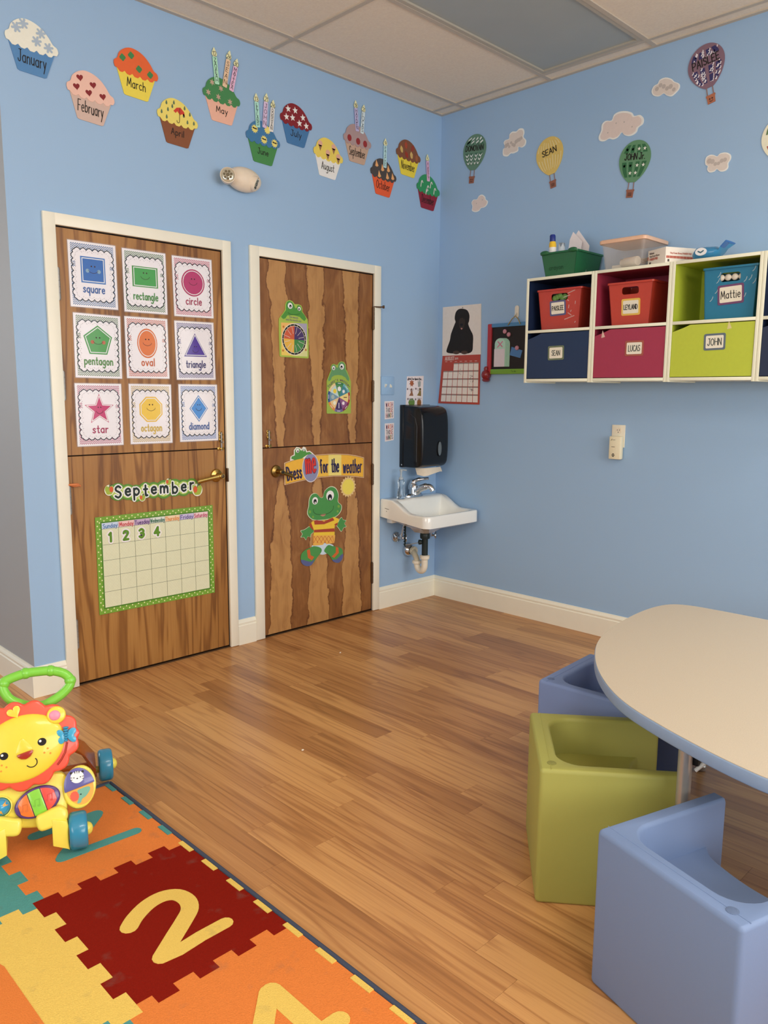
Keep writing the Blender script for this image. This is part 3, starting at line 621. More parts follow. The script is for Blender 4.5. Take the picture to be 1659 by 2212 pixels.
for i in range(84):
    for j in range(48):
        if (i+j) % 2 == 0:
            x, y = -ix+.003+i*(2*ix-.006)/83, -iy+.003+j*(2*iy-hd-.006)/47; g.flat(P, circ(x, y, .0013, n=5), .0018)
g.build('pale_dots', M('#dcdcc2', .45), gr, recalc=False)
days = [('Sunday', '#bcc9dc', '#39669c'), ('Monday', '#dcb8b4', '#b5343a'), ('Tuesday', '#b9a3bf', '#4a2566'), ('Wednesday', '#cdd2c9', '#3f6a55'), ('Thursday', '#e0c8a6', '#cf8440'), ('Friday', '#bcb2cf', '#46397e'), ('Saturday', '#dcc3c4', '#b03a5e')]
for i, (dn, bg, fg) in enumerate(days):
    x = -ix+cw*(i+.5)
    hc = G().flat(P, [(x-cw/2, iy-hd), (x+cw/2, iy-hd), (x+cw/2, iy), (x-cw/2, iy)], .0019).build('day_heading', M(bg, .45), t)
    g = G(); text(g, P, dn, x, iy-hd/2-.001, .0030, width=min(cw*.93, len(dn)*.0115), size=.0185, d=.0023); g.build('day_name', M(fg, .5), hc, recalc=False)
g = G()
for i in range(1, 7): g.ribbon(P, [(-ix+cw*i, -iy), (-ix+cw*i, iy)], .0012, .0021, caps=False)
for j in range(5): g.ribbon(P, [(-ix, -iy+rh*(j+1)), (ix, -iy+rh*(j+1))], .0012, .0021, caps=False)
g.build('grid_lines', M('#34402a', .6), t, recalc=False)
for i, s in enumerate('1234'):
    x = -ix+cw*(i+.5)-.006+(.004 if i == 0 else 0); y = iy-hd-rh*.5-.004
    q = thing('number_card', f'green number {["one", "two", "three", "four"][i]} cutout stuck on the {days[i][0]} square of the chart', 'number card', P.P(x, y-.03, .002), 'number cutouts on the calendar chart')
    g = G(); text(g, P, s, x, y, .0255, size=.040, d=.0034, d0=.0022, asp=1.15); g.build('white_backing', PAPER, q)
    g = G(); text(g, P, s, x, y, .0118, size=.040, d=.0038, asp=1.15); g.build('numeral', M('#56821f', .45), q)
zs_ = Z(200, 1020, .18083)
t = thing('month_sign', 'green bubbly September sign with four apples on the golden door', 'sign', at3(BACK, 330, 1085))
let = [('S', 300, 235, 74), ('e', 418, 236, 66), ('p', 520, 252, 70), ('t', 630, 215, 66), ('e', 728, 215, 66), ('m', 850, 205, 74), ('b', 978, 185, 70), ('e', 1085, 185, 66), ('r', 1180, 165, 60)]
g, g2 = G(), G(); pb = []
for ch, x, y, r in let:
    a = Vector(at(BACK, *zs_(x, y))); b = Vector(at(BACK, *zs_(x+r, y-6))); pb.append((ch, a, (b-a).length))
for i, (ch, a, r) in enumerate(pb):
    g.prism(BACK, circ(a.x, a.y, r*1.36, n=26), .0005, .0016+.00002*i); g2.flat(BACK, circ(a.x, a.y, r*1.05, n=26), .0022+.00002*i)
g.build('green_backing', M('#55862a', .45, coat=.3), t); g2.build('pale_bubbles', M('#a6bf55', .45, coat=.3), t, recalc=False)
g = G(); rnd = random.Random(4)
for ch, a, r in pb:
    for k in range(9):
        th = k*2*PI/9+.3; g.flat(BACK, circ(a.x+r*.84*math.cos(th), a.y+r*.84*math.sin(th), .0032, n=8), .0026)
g.build('white_dots', M('#e6e8c0', .45), t, recalc=False)
gw, gb = G(), G()
for ch, a, r in pb:
    sz = .058; yo = -.004 if ch in 'ptb' else 0
    for gg, w_, d in ((gw, .021, .0030), (gb, .0098, .0035)):
        vc = a.y; k = sz/10*.92; GLw = GL[ch][0]; c0 = {'S': 5, 't': 5, 'b': 5, 'p': 1.5}.get(ch, 3)
        for st in GL[ch][1]: gg.ribbon(BACK, [(a.x+(px-GLw/2)*k, vc+(py-c0)*k) for px, py in st], w_, d)
gw.build('letter_outline', M('#ece8dc', .45), t, recalc=False); gb.build('letters', M('#16261d', .5), t, recalc=False)
for x, y, r in ((195, 215, 52), (590, 305, 34), (902, 118, 33), (1247, 212, 54)):
    a = Vector(at(BACK, *zs_(x, y))); b = Vector(at(BACK, *zs_(x+r, y-6))); r = (b-a).length
    ap = G().prism(BACK, circ(a.x, a.y, r*1.12, r*1.2, n=20), .003, .0038).build('apple', M('#dfe0c8', .5), t)
    G().flat(BACK, cat([(a.x, a.y+.65*r), (a.x+.6*r, a.y+.95*r), (a.x+r, a.y+.3*r), (a.x+.6*r, a.y-.8*r), (a.x, a.y-.95*r), (a.x-.6*r, a.y-.8*r), (a.x-r, a.y+.3*r), (a.x-.6*r, a.y+.95*r)], 4), .0041).build('apple_flesh', M('#97a83a', .4), ap)
    s_ = 1 if x < 400 else -1
    G().flat(BACK, circ(a.x+s_*.45*r, a.y+.15*r, r*.45, r*.65, n=14), .0043).build('red_blush', M('#c8582f', .4), ap)
    g = G(); g.ribbon(BACK, [(a.x, a.y+.6*r), (a.x+.15*r, a.y+1.25*r)], r*.16, .0044); g.flat(BACK, rot(circ(0, 0, r*.4, r*.16, n=10), .5, a.x+.45*r, a.y+1.05*r), .0044); g.build('stem_and_leaf', M('#4c5a24', .5), ap, recalc=False)
# ================================================================== second door: frog weather set
FG = M('#4a8a38', .45, coat=.3); FG2 = M('#5d8f5f', .45, coat=.3); EYEW = M('#e6e6da', .4); EYEB = M('#141414', .35)
def frog_eyes(g_w, g_b, g_g, zf, eyes, d):
    for (x, y, r, px, py, pr) in eyes:
        a = Vector(at(BACK, *zf(x, y))); R = (Vector(at(BACK, *zf(x, y+r)))-a).length; b = Vector(at(BACK, *zf(px, py))); q = (Vector(at(BACK, *zf(px, py+pr)))-b).length
        g_w.flat(BACK, circ(a.x, a.y, R, n=22), d); g_b.flat(BACK, circ(b.x, b.y, q*.85, q, n=18), d+.0003); g_g.flat(BACK, circ(b.x+q*.05, b.y-q*.45, q*.32, q*.42, n=10), d+.0006)
def eyes_build(zf, eyes, d, t):
    a, b, c = G(), G(), G(); frog_eyes(a, b, c, zf, eyes, d)
    o = a.build('eye_whites', EYEW, t, recalc=False); b.build('pupils', EYEB, o, recalc=False); c.build('eye_glints', EYEW, o, recalc=False)
zf1 = Z(590, 640, .06329); zf2 = Z(690, 770, .06329)
def sector(c, r0, r1, a0, a1, n=8):
    o = [(c[0]+r1*math.cos(a0+(a1-a0)*i/n), c[1]+r1*math.sin(a0+(a1-a0)*i/n)) for i in range(n+1)]
    return o+([(c[0]+r0*math.cos(a1+(a0-a1)*i/n), c[1]+r0*math.sin(a1+(a0-a1)*i/n)) for i in range(n+1)] if r0 > 0 else [tuple(c)])
# season and month wheel
t = thing('season_card', 'frog topped card with an orange, purple, yellow and green season wheel', 'wall card', at3(BACK, 632, 770))
o1 = tr(BACK, zf1, [(185, 770), (240, 690), (340, 560), (400, 450), (398, 300), (440, 180), (540, 125), (650, 165), (730, 270), (850, 270), (950, 310), (995, 420), (990, 520), (1070, 640), (1175, 800), (1205, 1500), (1205, 2100), (1175, 2122), (260, 2065), (215, 2035), (195, 1400)])
G().prism(BACK, o1, .0003, .0018).build('card', M('#9db449', .45, coat=.3), t)
fr = G().flat(BACK, tr(BACK, zf1, [(430, 300), (460, 195), (540, 155), (640, 195), (705, 295), (750, 410), (795, 400), (815, 330), (865, 300), (930, 335), (965, 420), (965, 525), (1075, 660), (1120, 770), (1060, 850), (960, 770), (900, 705), (700, 650), (480, 650), (405, 760), (330, 775), (260, 700), (360, 570), (430, 470)]), .0021).build('frog_head', FG, t)
eyes_build(zf1, [(572, 325, 105, 580, 345, 60), (882, 430, 70, 876, 450, 42)], .0025, t)
g = G(); g.ribbon(BACK, cat(tr(BACK, zf1, [(500, 560), (600, 620), (760, 625), (905, 600)]), 4, False), .003, .0024); g.build('smile', M('#2f5c22', .5), fr)
c = Vector(at(BACK, *zf1(712, 1475))); R = (Vector(at(BACK, *zf1(712, 2000)))-c).length
q4 = [at(BACK, *zf1(*p)) for p in ((262, 895), (1140, 935), (1160, 2060), (272, 2010))]
def mixp(a, b): return ((a[0]+b[0])/2, (a[1]+b[1])/2)
mt, mr, mb, ml = mixp(q4[0], q4[1]), mixp(q4[1], q4[2]), mixp(q4[2], q4[3]), mixp(q4[3], q4[0]); cc = (c.x, c.y)
for nm, poly, h in (('season_quarter', [q4[0], mt, cc, ml], '#dfae62'), ('season_quarter', [mt, q4[1], mr, cc], '#9c97ab'), ('season_quarter', [cc, mr, q4[2], mb], '#c9c98a'), ('season_quarter', [ml, cc, mb, q4[3]], '#ddc05c')): G().flat(BACK, poly, .0022).build(nm, M(h, .45, coat=.3), t)
G().flat(BACK, circ(c.x, c.y, R*1.04, n=40), .0025).build('wheel_rim', M('#d8d2b8', .45), t)
g = G()
for i in range(20): g.flat(BACK, sector(cc, R*.885, R*.99, 2*PI*(i+.04)/20, 2*PI*(i+.96)/20, 3), .0028)
g.build('rim_segments', M('#151112', .5), t, recalc=False)
sp = []
for i, h in enumerate(('#403260', '#c0583a', '#d9aa44', '#3f7f44')):
    a = i*PI/2-.03; s_ = G().flat(BACK, sector(cc, 0, R*.86, a, a+PI/2, 10), .0029).build('season_sector', M(h, .45, coat=.3), t)
    g = G()
    for k in range(3):
        th = a+PI/2*(k+.5)/3; g.ribbon(BACK, [(c.x+R*.38*math.cos(th), c.y+R*.38*math.sin(th)), (c.x+R*.8*math.cos(th), c.y+R*.8*math.sin(th))], .0022, .0032)
    g.build('month_line', M('#cfc3bd', .5), s_, recalc=False)
g = G(); a = at(BACK, *zf1(690, 715)); b = at(BACK, *zf1(690, 815)); text(g, BACK, 'The season', a[0], a[1], .0016, width=.062, size=.011, d=.0024, ang=-.03); text(g, BACK, 'and the month are', b[0], b[1], .0016, width=.104, size=.011, d=.0024, ang=-.03); g.build('heading', M('#6c6672', .5), t, recalc=False)
g = G()
for x, y, h in ((345, 1040, 0), (330, 1850, 0), (1105, 1830, 0)): a = at(BACK, *zf1(x, y)); g.flat(BACK, star(6, .008, .005, *a), .0026)
g.build('season_pictures', M('#b5702e', .5), t)
# weather wheel
t = thing('weather_card', 'frog topped card with an eight part weather wheel, lower of the two', 'wall card', at3(BACK, 731, 893))
o2 = tr(BACK, zf2, [(242, 830), (300, 680), (340, 570), (388, 480), (372, 360), (420, 275), (480, 250), (560, 285), (610, 285), (660, 200), (745, 165), (835, 190), (895, 290), (905, 440), (965, 560), (1015, 700), (1070, 860), (1068, 1930), (1045, 1950), (265, 1950), (242, 1930)])
G().prism(BACK, o2, .0003, .0018).build('card', M('#93ad45', .45, coat=.3), t)
fr = G().flat(BACK, tr(BACK, zf2, [(395, 400), (420, 300), (480, 275), (545, 310), (570, 380), (625, 380), (640, 270), (690, 205), (750, 190), (820, 215), (870, 300), (880, 450), (960, 640), (1010, 760), (990, 850), (930, 800), (880, 720), (760, 650), (640, 630), (500, 650), (420, 700), (380, 800), (310, 850), (290, 780), (340, 640), (400, 500)]), .0021).build('frog_head', FG2, t)
eyes_build(zf2, [(475, 395, 72, 475, 412, 38), (755, 350, 98, 745, 368, 58)], .0025, t)
c = Vector(at(BACK, *zf2(662, 1390))); R = (Vector(at(BACK, *zf2(662, 1905)))-c).length; cc = (c.x, c.y)
secs = [('#4c8650', '#38764a'), ('#3e7f8c', '#6fa9ad'), ('#e0c980', '#a63f2a'), ('#84527f', '#7a2a4a'), ('#3f2c58', '#6a6390'), ('#d9bb86', '#cf8440'), ('#6b8fa5', '#2f4f86'), ('#b9cfc8', '#d9c08a')]
for i, (h, rim) in enumerate(secs):
    a1 = PI/2+.36-i*PI/4; a0 = a1-PI/4
    s_ = G().flat(BACK, sector(cc, 0, R*.83, a0, a1, 6), .0022).build('weather_sector', M(h, .45, coat=.3), t)
    G().flat(BACK, sector(cc, R*.83, R, a0, a1, 6), .0022).build('sector_rim', M(rim, .45, coat=.3), s_)
    th = (a0+a1)/2; x, y = c.x+R*.55*math.cos(th), c.y+R*.55*math.sin(th)
    pic = {0: (scallop(circ(x, y, .012, n=6), .35, 4), '#e6e6dc'), 1: (star(7, .014, .007, x, y), '#e3ecec'), 2: (rot([(-.013, -.002), (.013, -.002), (.013, .003), (-.013, .003)], 0, x, y), '#6a4a22'), 3: (scallop(circ(x, y, .009, n=5), .35, 4), '#e0d6dc'), 4: (rot([(-.003, -.016), (.003, -.016), (.003, .016), (-.003, .016)], 0, x, y), '#cfc6d8'), 5: (scallop(circ(x, y, .010, n=5), .35, 4), '#ece2c8'), 6: (circ(x, y, .013, n=14), '#9fb0a8'), 7: (circ(x, y, .013, n=16), '#e4c53f')}[i]
    G().flat(BACK, pic[0], .0026).build('weather_picture', M(pic[1], .45), s_)
    g = G(); xx, yy = c.x+R*.915*math.cos(th), c.y+R*.915*math.sin(th); g.ribbon(BACK, [(xx-.012*math.sin(th), yy+.012*math.cos(th)), (xx+.012*math.sin(th), yy-.012*math.cos(th))], .0036, .0026, caps=False); g.build('rim_word', M('#d8d4cc', .5), s_, recalc=False)
g = G(); s_ = "Today's weather"
for i, ch in enumerate(s_):
    if ch == ' ': continue
    th = PI/2+.92-1.84*i/(len(s_)-1); x, y = c.x+R*1.13*math.cos(th), c.y+R*1.13*math.sin(th)
    text(g, BACK, ch, x, y, .0026, size=.016, d=.0025, ang=th-PI/2)
g.build('heading', M('#5b4c5e', .5), t, recalc=False)
# banner
zbn = Z(600, 950, .12056)
t = thing('weather_banner', 'curved yellow banner lettered Dress me for the weather on the dark door', 'sign', at3(BACK, 690, 1045))
top = [(128, 425), (290, 365), (450, 322), (700, 282), (1000, 262), (1250, 272), (1400, 295), (1532, 330)]; bot = [(1528, 668), (1400, 650), (1250, 640), (1000, 640), (750, 662), (450, 715), (290, 752), (136, 795)]
G().prism(BACK, tr(BACK, zbn, [(112, 415), (290, 350), (450, 308), (700, 268), (1000, 248), (1250, 258), (1400, 280), (1542, 318), (1540, 682), (1400, 665), (1250, 655), (1000, 655), (750, 677), (450, 730), (290, 768), (118, 812)]), .0003, .0016).build('border', M('#d9b48c', .45), t)
bd = G().flat(BACK, tr(BACK, zbn, top+bot), .0019).build('yellow_field', M('#e0aa33', .45, coat=.3), t)
for x0, x1, y0, y1, h in ((905, 1135, 266, 640, '#e3cd72'), (735, 905, 278, 660, '#dfb13e')): G().flat(BACK, tr(BACK, zbn, [(x0, y0+4), (x1, y0+2), (x1, y1-4), (x0, y1)]), .0021).build('pale_panel', M(h, .45, coat=.3), bd)
g = G(); g.ribbon(BACK, tr(BACK, zbn, top+bot), .0016, .0022, closed=True); g.build('dark_rule', M('#4a2f22', .5), bd, recalc=False)
def oval(zf, cx, cy, rx, ry, n=30): return tr(BACK, zf, circ(cx, cy, rx, ry, n=n))
G().prism(BACK, oval(zbn, 585, 500, 150, 262), .0004, .0022).build('oval_border', M('#cfc6c6', .45), t)
ov = G().flat(BACK, oval(zbn, 585, 498, 140, 248), .0026).build('grey_oval', M('#8284a2', .45, coat=.3), t)
G().prism(BACK, tr(BACK, zbn, [(215, 372), (225, 300), (285, 265), (285, 185), (330, 128), (385, 138), (420, 168), (455, 122), (495, 138), (520, 208), (570, 196), (625, 240), (670, 295), (560, 340), (440, 330)]), .0003, .0024).build('frog_border', M('#ded9cc', .45), t)
fr = G().flat(BACK, tr(BACK, zbn, [(235, 340), (245, 300), (300, 280), (302, 195), (335, 148), (380, 155), (415, 200), (450, 150), (485, 158), (505, 225), (565, 215), (610, 250), (520, 270), (460, 310), (430, 335), (300, 362)]), .0027).build('frog_head', FG, t)
eyes_build(zbn, [(350, 195, 38, 355, 210, 20), (462, 178, 27, 462, 184, 14)], .0030, t)
INKB = M('#2e2748', .45); g = G()
def fat(g, zf, s, x, y, wpx, hpx, w, d, ang):
    a = Vector(at(BACK, *zf(x, y))); u = Vector(at(BACK, *zf(x+wpx/2, y)))-Vector(at(BACK, *zf(x-wpx/2, y))); v = Vector(at(BACK, *zf(x, y+hpx/2)))-Vector(at(BACK, *zf(x, y-hpx/2)))
    text(g, BACK, s, a.x, a.y, w, width=u.length, size=v.length, d=d, ang=ang, wob=.3, gap=2.6)
fat(g, zbn, 'Dress', 290, 585, 255, 235, .0100, .0025, .12); fat(g, zbn, 'for', 825, 470, 130, 230, .0100, .0025, .10); fat(g, zbn, 'the', 1025, 462, 125, 230, .0100, .0025, .02); fat(g, zbn, 'weather', 1335, 470, 325, 235, .0088, .0025, -.03)
g.build('letters', INKB, t, recalc=False)
g = G(); fat(g, zbn, 'me', 585, 470, 170, 400, .0165, .0031, .08); g.build('letter_shadow', M('#5a2c50', .45), ov, recalc=False)
g = G(); fat(g, zbn, 'me', 583, 468, 170, 400, .0110, .0034, .08); g.build('red_letters', M('#c93428', .45), ov, recalc=False)
# sun and dressed frog
zfg = Z(540, 920, .21708)
a = Vector(at(BACK, *zfg(975, 606))); R = (Vector(at(BACK, *zfg(975, 712)))-a).length
t = thing('sun_cutout', 'yellow paper sun with pointed rays on the dark door', 'wall card', BACK.P(a.x, a.y-R, 0))
G().prism(BACK, star(18, R, R*.84, a.x, a.y), .0003, .0016).build('rays', M('#d3b67c', .45, coat=.3), t); G().prism(BACK, circ(a.x, a.y, R*.73, n=30), .0016, .0021).build('disc', M('#dccb55', .45, coat=.3), t)
t = thing('frog_figure', 'smiling paper frog in striped shirt, plaid shorts and sandals', 'wall card', at3(BACK, 697, 1222))
fb = M('#c9cfb0', .45); GR = M('#438842', .45, coat=.3)
def fp(name, pts, mat, par, d, d0=None, smooth_=True):
    q = tr(BACK, zfg, pts); q = cat(q, 3) if smooth_ else q
    return (G().flat(BACK, q, d) if d0 is None else G().prism(BACK, q, d0, d)).build(name, mat, par)
HEAD = [(572, 870), (585, 800), (590, 735), (615, 685), (660, 675), (697, 712), (725, 710), (742, 650), (798, 608), (850, 625), (876, 685), (872, 755), (905, 790), (902, 840), (865, 890), (800, 920), (690, 935), (615, 925)]
cx_, cy_ = 738, 790
fp('head_border', [(cx_+(x-cx_)*1.035, cy_+(y-cy_)*1.04) for x, y in HEAD], fb, t, .0016, .0003)
fp('leg_gap', [(612, 1200), (660, 1180), (740, 1165), (800, 1175), (830, 1200), (760, 1270), (690, 1275)], M('#bccdd8', .45), t, .0014, .0003)
h_ = fp('head', HEAD, GR, t, .0020)
eyes_build(zfg, [(645, 745, 37, 645, 752, 24), (795, 693, 50, 792, 712, 33)], .0023, t)
g = G(); g.ribbon(BACK, cat(tr(BACK, zfg, [(628, 830), (632, 858), (660, 878), (730, 882), (790, 862), (825, 825), (828, 795)]), 4, False), .0026, .0024); g.build('smile', M('#1d3a1c', .5), h_)
fp('tongue', [(698, 882), (752, 874), (742, 892), (722, 900), (706, 894)], M('#b57f6a', .5), h_, .0023)
g = G()
for x, y, r in ((594, 855, 16), (625, 905, 12), (880, 800, 15), (870, 850, 12)): g.flat(BACK, tr(BACK, zfg, circ(x, y, r*.8, r, n=12)), .0022)
g.build('cheek_spots', M('#6f9c3c', .5), h_)
for nm, pts in (('arm', [(600, 1000), (635, 1045), (604, 1078), (600, 1104), (572, 1100), (556, 1132), (538, 1108), (508, 1106), (522, 1076), (506, 1046), (545, 1032)]), ('arm', [(862, 985), (880, 955), (896, 925), (912, 913), (925, 935), (952, 942), (938, 972), (955, 1000), (930, 1012), (908, 1048), (885, 1020)])):
    fp(nm+'_border', [(sum(p[0] for p in pts)/len(pts)+(x-sum(p[0] for p in pts)/len(pts))*1.10, sum(p[1] for p in pts)/len(pts)+(y-sum(p[1] for p in pts)/len(pts))*1.08) for x, y in pts], fb, t, .0012, .0003)
    fp(nm, pts, GR, t, .0015)
sh = fp('shirt', [(590, 975), (640, 938), (735, 948), (830, 905), (885, 925), (866, 990), (840, 1000), (840, 1090), (632, 1090), (634, 1040), (592, 1005)], M('#e2bb33', .45, coat=.3), t, .0022, .0003, False)
RED = M('#9b3a22', .45, coat=.3)
for pts in ([(634, 942), (660, 936), (735, 950), (820, 912), (838, 938), (735, 978), (640, 982)], [(636, 1034), (838, 1018), (840, 1052), (633, 1060)], [(590, 976), (606, 962), (634, 1040), (618, 1032), (592, 1004)], [(866, 988), (843, 996), (838, 978), (872, 960)]): fp('red_stripe', pts, RED, sh, .0025, None, False)
fp('collar', [(712, 938), (735, 955), (752, 932)], M('#c9a44a', .5), sh, .0027, None, False)
so = fp('shorts', [(626, 1090), (846, 1086), (838, 1165), (762, 1176), (742, 1158), (722, 1184), (626, 1192)], M('#d9a64a', .45, coat=.3), t, .0023, .0003, False)
g = G()
for k in range(6):
    x = 632+k*37
    for dx in (45, -45):
        p = [(max(630, min(836, x)), 1094), (max(630, min(836, x+dx)), 1166)]; g.ribbon(BACK, tr(BACK, zfg, p), .0026, .0026, caps=False)
g.build('plaid_lines', M('#b5542a', .45), so, recalc=False)
for nm, pts, strap, toes in (('foot', [(640, 1196), (700, 1213), (710, 1250), (665, 1310), (612, 1380), (560, 1393), (515, 1365), (505, 1292), (540, 1240), (600, 1212)], [(563, 1238), (592, 1226), (602, 1286), (636, 1304), (612, 1338), (574, 1312)], [(512, 1330), (600, 1352), (640, 1325), (612, 1382), (560, 1395), (515, 1368)]),
                            ('foot', [(780, 1185), (820, 1195), (900, 1213), (922, 1250), (918, 1322), (880, 1360), (830, 1350), (790, 1290), (738, 1250), (750, 1213)], [(850, 1203), (876, 1210), (882, 1262), (836, 1312), (810, 1300), (852, 1258)], [(920, 1270), (918, 1322), (880, 1361), (832, 1352), (818, 1330), (860, 1325)])):
    fo = fp(nm, pts, GR, t, .0020, .0003); fp('sandal_sole', toes, M('#525a86', .45), fo, .0023); fp('sandal_strap', strap, M('#c0602c', .45), fo, .0026, None, False)
# ================================================================== things on the wall beside the doors
IV = M('#d9cbb6', .42); CHROME = M('#b9bcc0', .09, metal=1)
t = thing('emergency_light', 'cream twin-head emergency light above the gap between the doors', 'emergency light', (-1.515, 0, 2.34))
G().ell((-1.515, -.038, 2.395), (.098, 0, -.004), (0, -.052, 0), (.004, 0, .058), 32, 20).build('body', IV, t, smooth=60)
for px, py, d, dirv, rr in ((492, 378, .085, (-.52, -.85, .05), .037), (553, 398, .078, (.66, -.62, -.36), .037)):
    c = at3(BACK, px, py, d); dv = Vector(dirv).normalized()
    hd = G().lathe(c-dv*.055, dv, [(.026, 0), (.034, .02), (rr, .05), (rr, .056), (rr-.003, .058), (rr-.004, .052), (0, .052)], 32).build('lamp_head', IV, t, smooth=45)
    g = G(); g.lathe(c-dv*.003, dv, [(rr-.005, 0), (rr-.007, .003), (.02, .0065), (0, .0075)], 28)
    ln_ = g.build('lens', M('#c9c6b4', .16, metal=.55), hd, smooth=40)
    g = G(); x = dv.orthogonal().normalized(); y = dv.cross(x); pp = PL(c+dv*.0052, x, y, dv)
    for k in range(7): a = k*2*PI/7; g.prism(pp, circ(.017*math.cos(a), .017*math.sin(a), .0062, n=10), -.002, .0012)
    g.prism(pp, circ(0, 0, .009, n=12), 0, .0022); g.build('reflector_facets', M('#77725f', .2, metal=.6), ln_)
G().box(-1.49, -1.478, -.089, -.086, 2.352, 2.356).build('test_button', DARK, t)
BLUEP = M('#8db0d2', .45)
t = thing('switch_plate', 'blue painted double light switch plate beside the dark door', 'switch', (-.463, 0, 1.341))
G().pbox(BACK, -.519, -.406, 1.341, 1.452, 0, .006).build('plate', BLUEP, t, bevel=.003)
for x, s_ in ((-.484, 1), (-.440, -1)): g = G(); g.add([(x-.005, -.005, 1.385), (x+.005, -.005, 1.385), (x+.005, -.005, 1.407), (x-.005, -.005, 1.407), (x-.004, -.017, 1.396+s_*.006-.004), (x+.004, -.017, 1.396+s_*.006-.004), (x+.004, -.017, 1.396+s_*.006+.004), (x-.004, -.017, 1.396+s_*.006+.004)], [(4, 5, 6, 7), (0, 1, 5, 4), (1, 2, 6, 5), (2, 3, 7, 6), (3, 0, 4, 7)]); g.build('toggle', M('#d8d5c8', .4), t)
t = thing('hand_washing_poster', 'white poster of when to wash hands above the towel dispenser', 'poster', (-.215, 0, 1.2))
c4 = [at(BACK, 879, 813), at(BACK, 915, 812), at(BACK, 912.5, 876), at(BACK, 876, 876)]
c4[2] = (c4[1][0]+(c4[2][0]-c4[1][0])*1.3, c4[1][1]-.245); c4[3] = (c4[0][0]+(c4[3][0]-c4[0][0])*1.3, c4[0][1]-.245)
G().prism(BACK, c4, .0004, .0011).build('sheet', M('#dcd6d9', .4, var=.02, coat=.3), t)
def lerp4(u, v): a = Vector(c4[0]).lerp(Vector(c4[1]), u); b = Vector(c4[3]).lerp(Vector(c4[2]), u); return a.lerp(b, v)
g = G(); a = lerp4(.5, .07); text(g, BACK, 'Wash Your Hands After...', a.x, a.y, .0024, width=.128, size=.013, d=.0015); g.build('heading', M('#2c2733', .5), t, recalc=False)
zh = Z(815, 800, .07232)
for x, y, kind_, h in ((1025, 385, 0, '#9a5a3c'), (1250, 380, 1, '#8f9a9c'), (1010, 665, 2, '#8a5f48'), (1255, 655, 3, '#7d6a3c'), (1020, 960, 4, '#5f8040'), (1245, 970, 5, '#8a5a30')):
    a = at(BACK, *zh(x, y)); pts = [star(7, .024, .014, *a), [(a[0]-.010, a[1]-.026), (a[0]+.012, a[1]-.022), (a[0]+.015, a[1]+.02), (a[0]+.006, a[1]+.006), (a[0], a[1]+.028), (a[0]-.008, a[1]+.004), (a[0]-.016, a[1]+.018)], [(a[0]-.02, a[1]-.02), (a[0]+.02, a[1]-.02), (a[0]+.012, a[1]), (a[0]+.005, a[1]+.03), (a[0]-.006, a[1]+.02), (a[0]-.004, a[1])], [(a[0]-.022, a[1]-.02), (a[0]+.016, a[1]-.025), (a[0]+.014, a[1]+.024), (a[0], a[1]+.030), (a[0]-.006, a[1])], scallop(circ(*a, .028, .022, n=7), .25, 4), circ(*a, .020, .026, n=14)][kind_]
    pc = G().flat(BACK, pts, .0014).build('drawing', M(h, .5), t)
    g = G(); g.flat(BACK, circ(a[0]-.034, a[1]+.022, .007, n=10), .0014); g.build('bullet', M('#7b6f78', .5), pc)
    if kind_ < 4:
        g = G()
        for k in range(2): g.ribbon(BACK, [(a[0]-.020+.004*k, a[1]-.038-.009*k), (a[0]+.020-.004*k, a[1]-.038-.009*k)], .0036, .0014, caps=False)
        g.build('caption', M('#8a848c', .5), pc, recalc=False)
lc = ['#5a2c4c', '#a8483a', '#c96a3c', '#8a2c44'], ['#3c3c48', '#6b7076', '#4a2c44', '#c05a34', '#7a3440'], ['#8a3a4c', '#3f3a4c', '#2f5a50', '#b0883c', '#3a3450']
for k, (q, lab) in enumerate(((((830.5, 867), (850.5, 866), (850.5, 903.5), (831, 906)), 'small WASH THOSE HANDS sign just under the switch plate'), (((831, 915), (851, 913.5), (850, 950.5), (831.5, 954)), 'small WASH THOSE HANDS sign, lower of the pair'))):
    P4 = [Vector(at(BACK, *p)) for p in q]; t = thing('hand_washing_sign', lab, 'sign', BACK.P(P4[3].x+.04, P4[3].y, 0), 'wash those hands signs by the dispenser')
    G().prism(BACK, [tuple(p) for p in P4][::-1], .0004, .0012).build('card', M('#dfd6d8', .4, coat=.3), t)
    for r_, word_ in enumerate(('WASH', 'THOSE', 'HANDS')):
        n = len(word_)
        for i, ch in enumerate(word_):
            u, v = .10+.80*(i+.5)/n, (r_+.5)/3*.9+.05; a = P4[0].lerp(P4[1], u); b = P4[3].lerp(P4[2], u); a = a.lerp(b, v)
            g = G(); text(g, BACK, ch, a.x, a.y, .0033, width=.80*.08/n-.0055, size=.026, d=.0016); g.build('letter', M(lc[r_][i], .5), t, recalc=False)
# towel dispenser
BP = M('#0f1013', .22, var=.1); SMOKE = M('#16171a', .12, coat=.4)
t = thing('towel_dispenser', 'black wall paper towel dispenser above the white sink', 'dispenser', (-.222, 0, .888))
prof = cat([(.004, .892), (.06, .890), (.14, .893), (.172, .905), (.188, .935), (.194, 1.0), (.194, 1.10), (.190, 1.19), (.176, 1.245), (.148, 1.268), (.10, 1.276), (.05, 1.277), (.004, 1.276)], 3, False)
def ringx(x, k): return [Vector((x, -(.09+(a-.09)*k if a > .02 else a), 1.085+(b-1.085)*(1-(1-k)*.5))) for a, b in prof]
G().loft([ringx(-.345, .93), ringx(-.342, .97), ringx(-.334, .99), ringx(-.322, 1), ringx(-.125, 1), ringx(-.113, .99), ringx(-.105, .97), ringx(-.102, .93)]).build('cover', BP, t, smooth=40)
G().box(-.349, -.098, -.030, -.0005, .889, 1.280).build('back_plate', BP, t, bevel=.004)
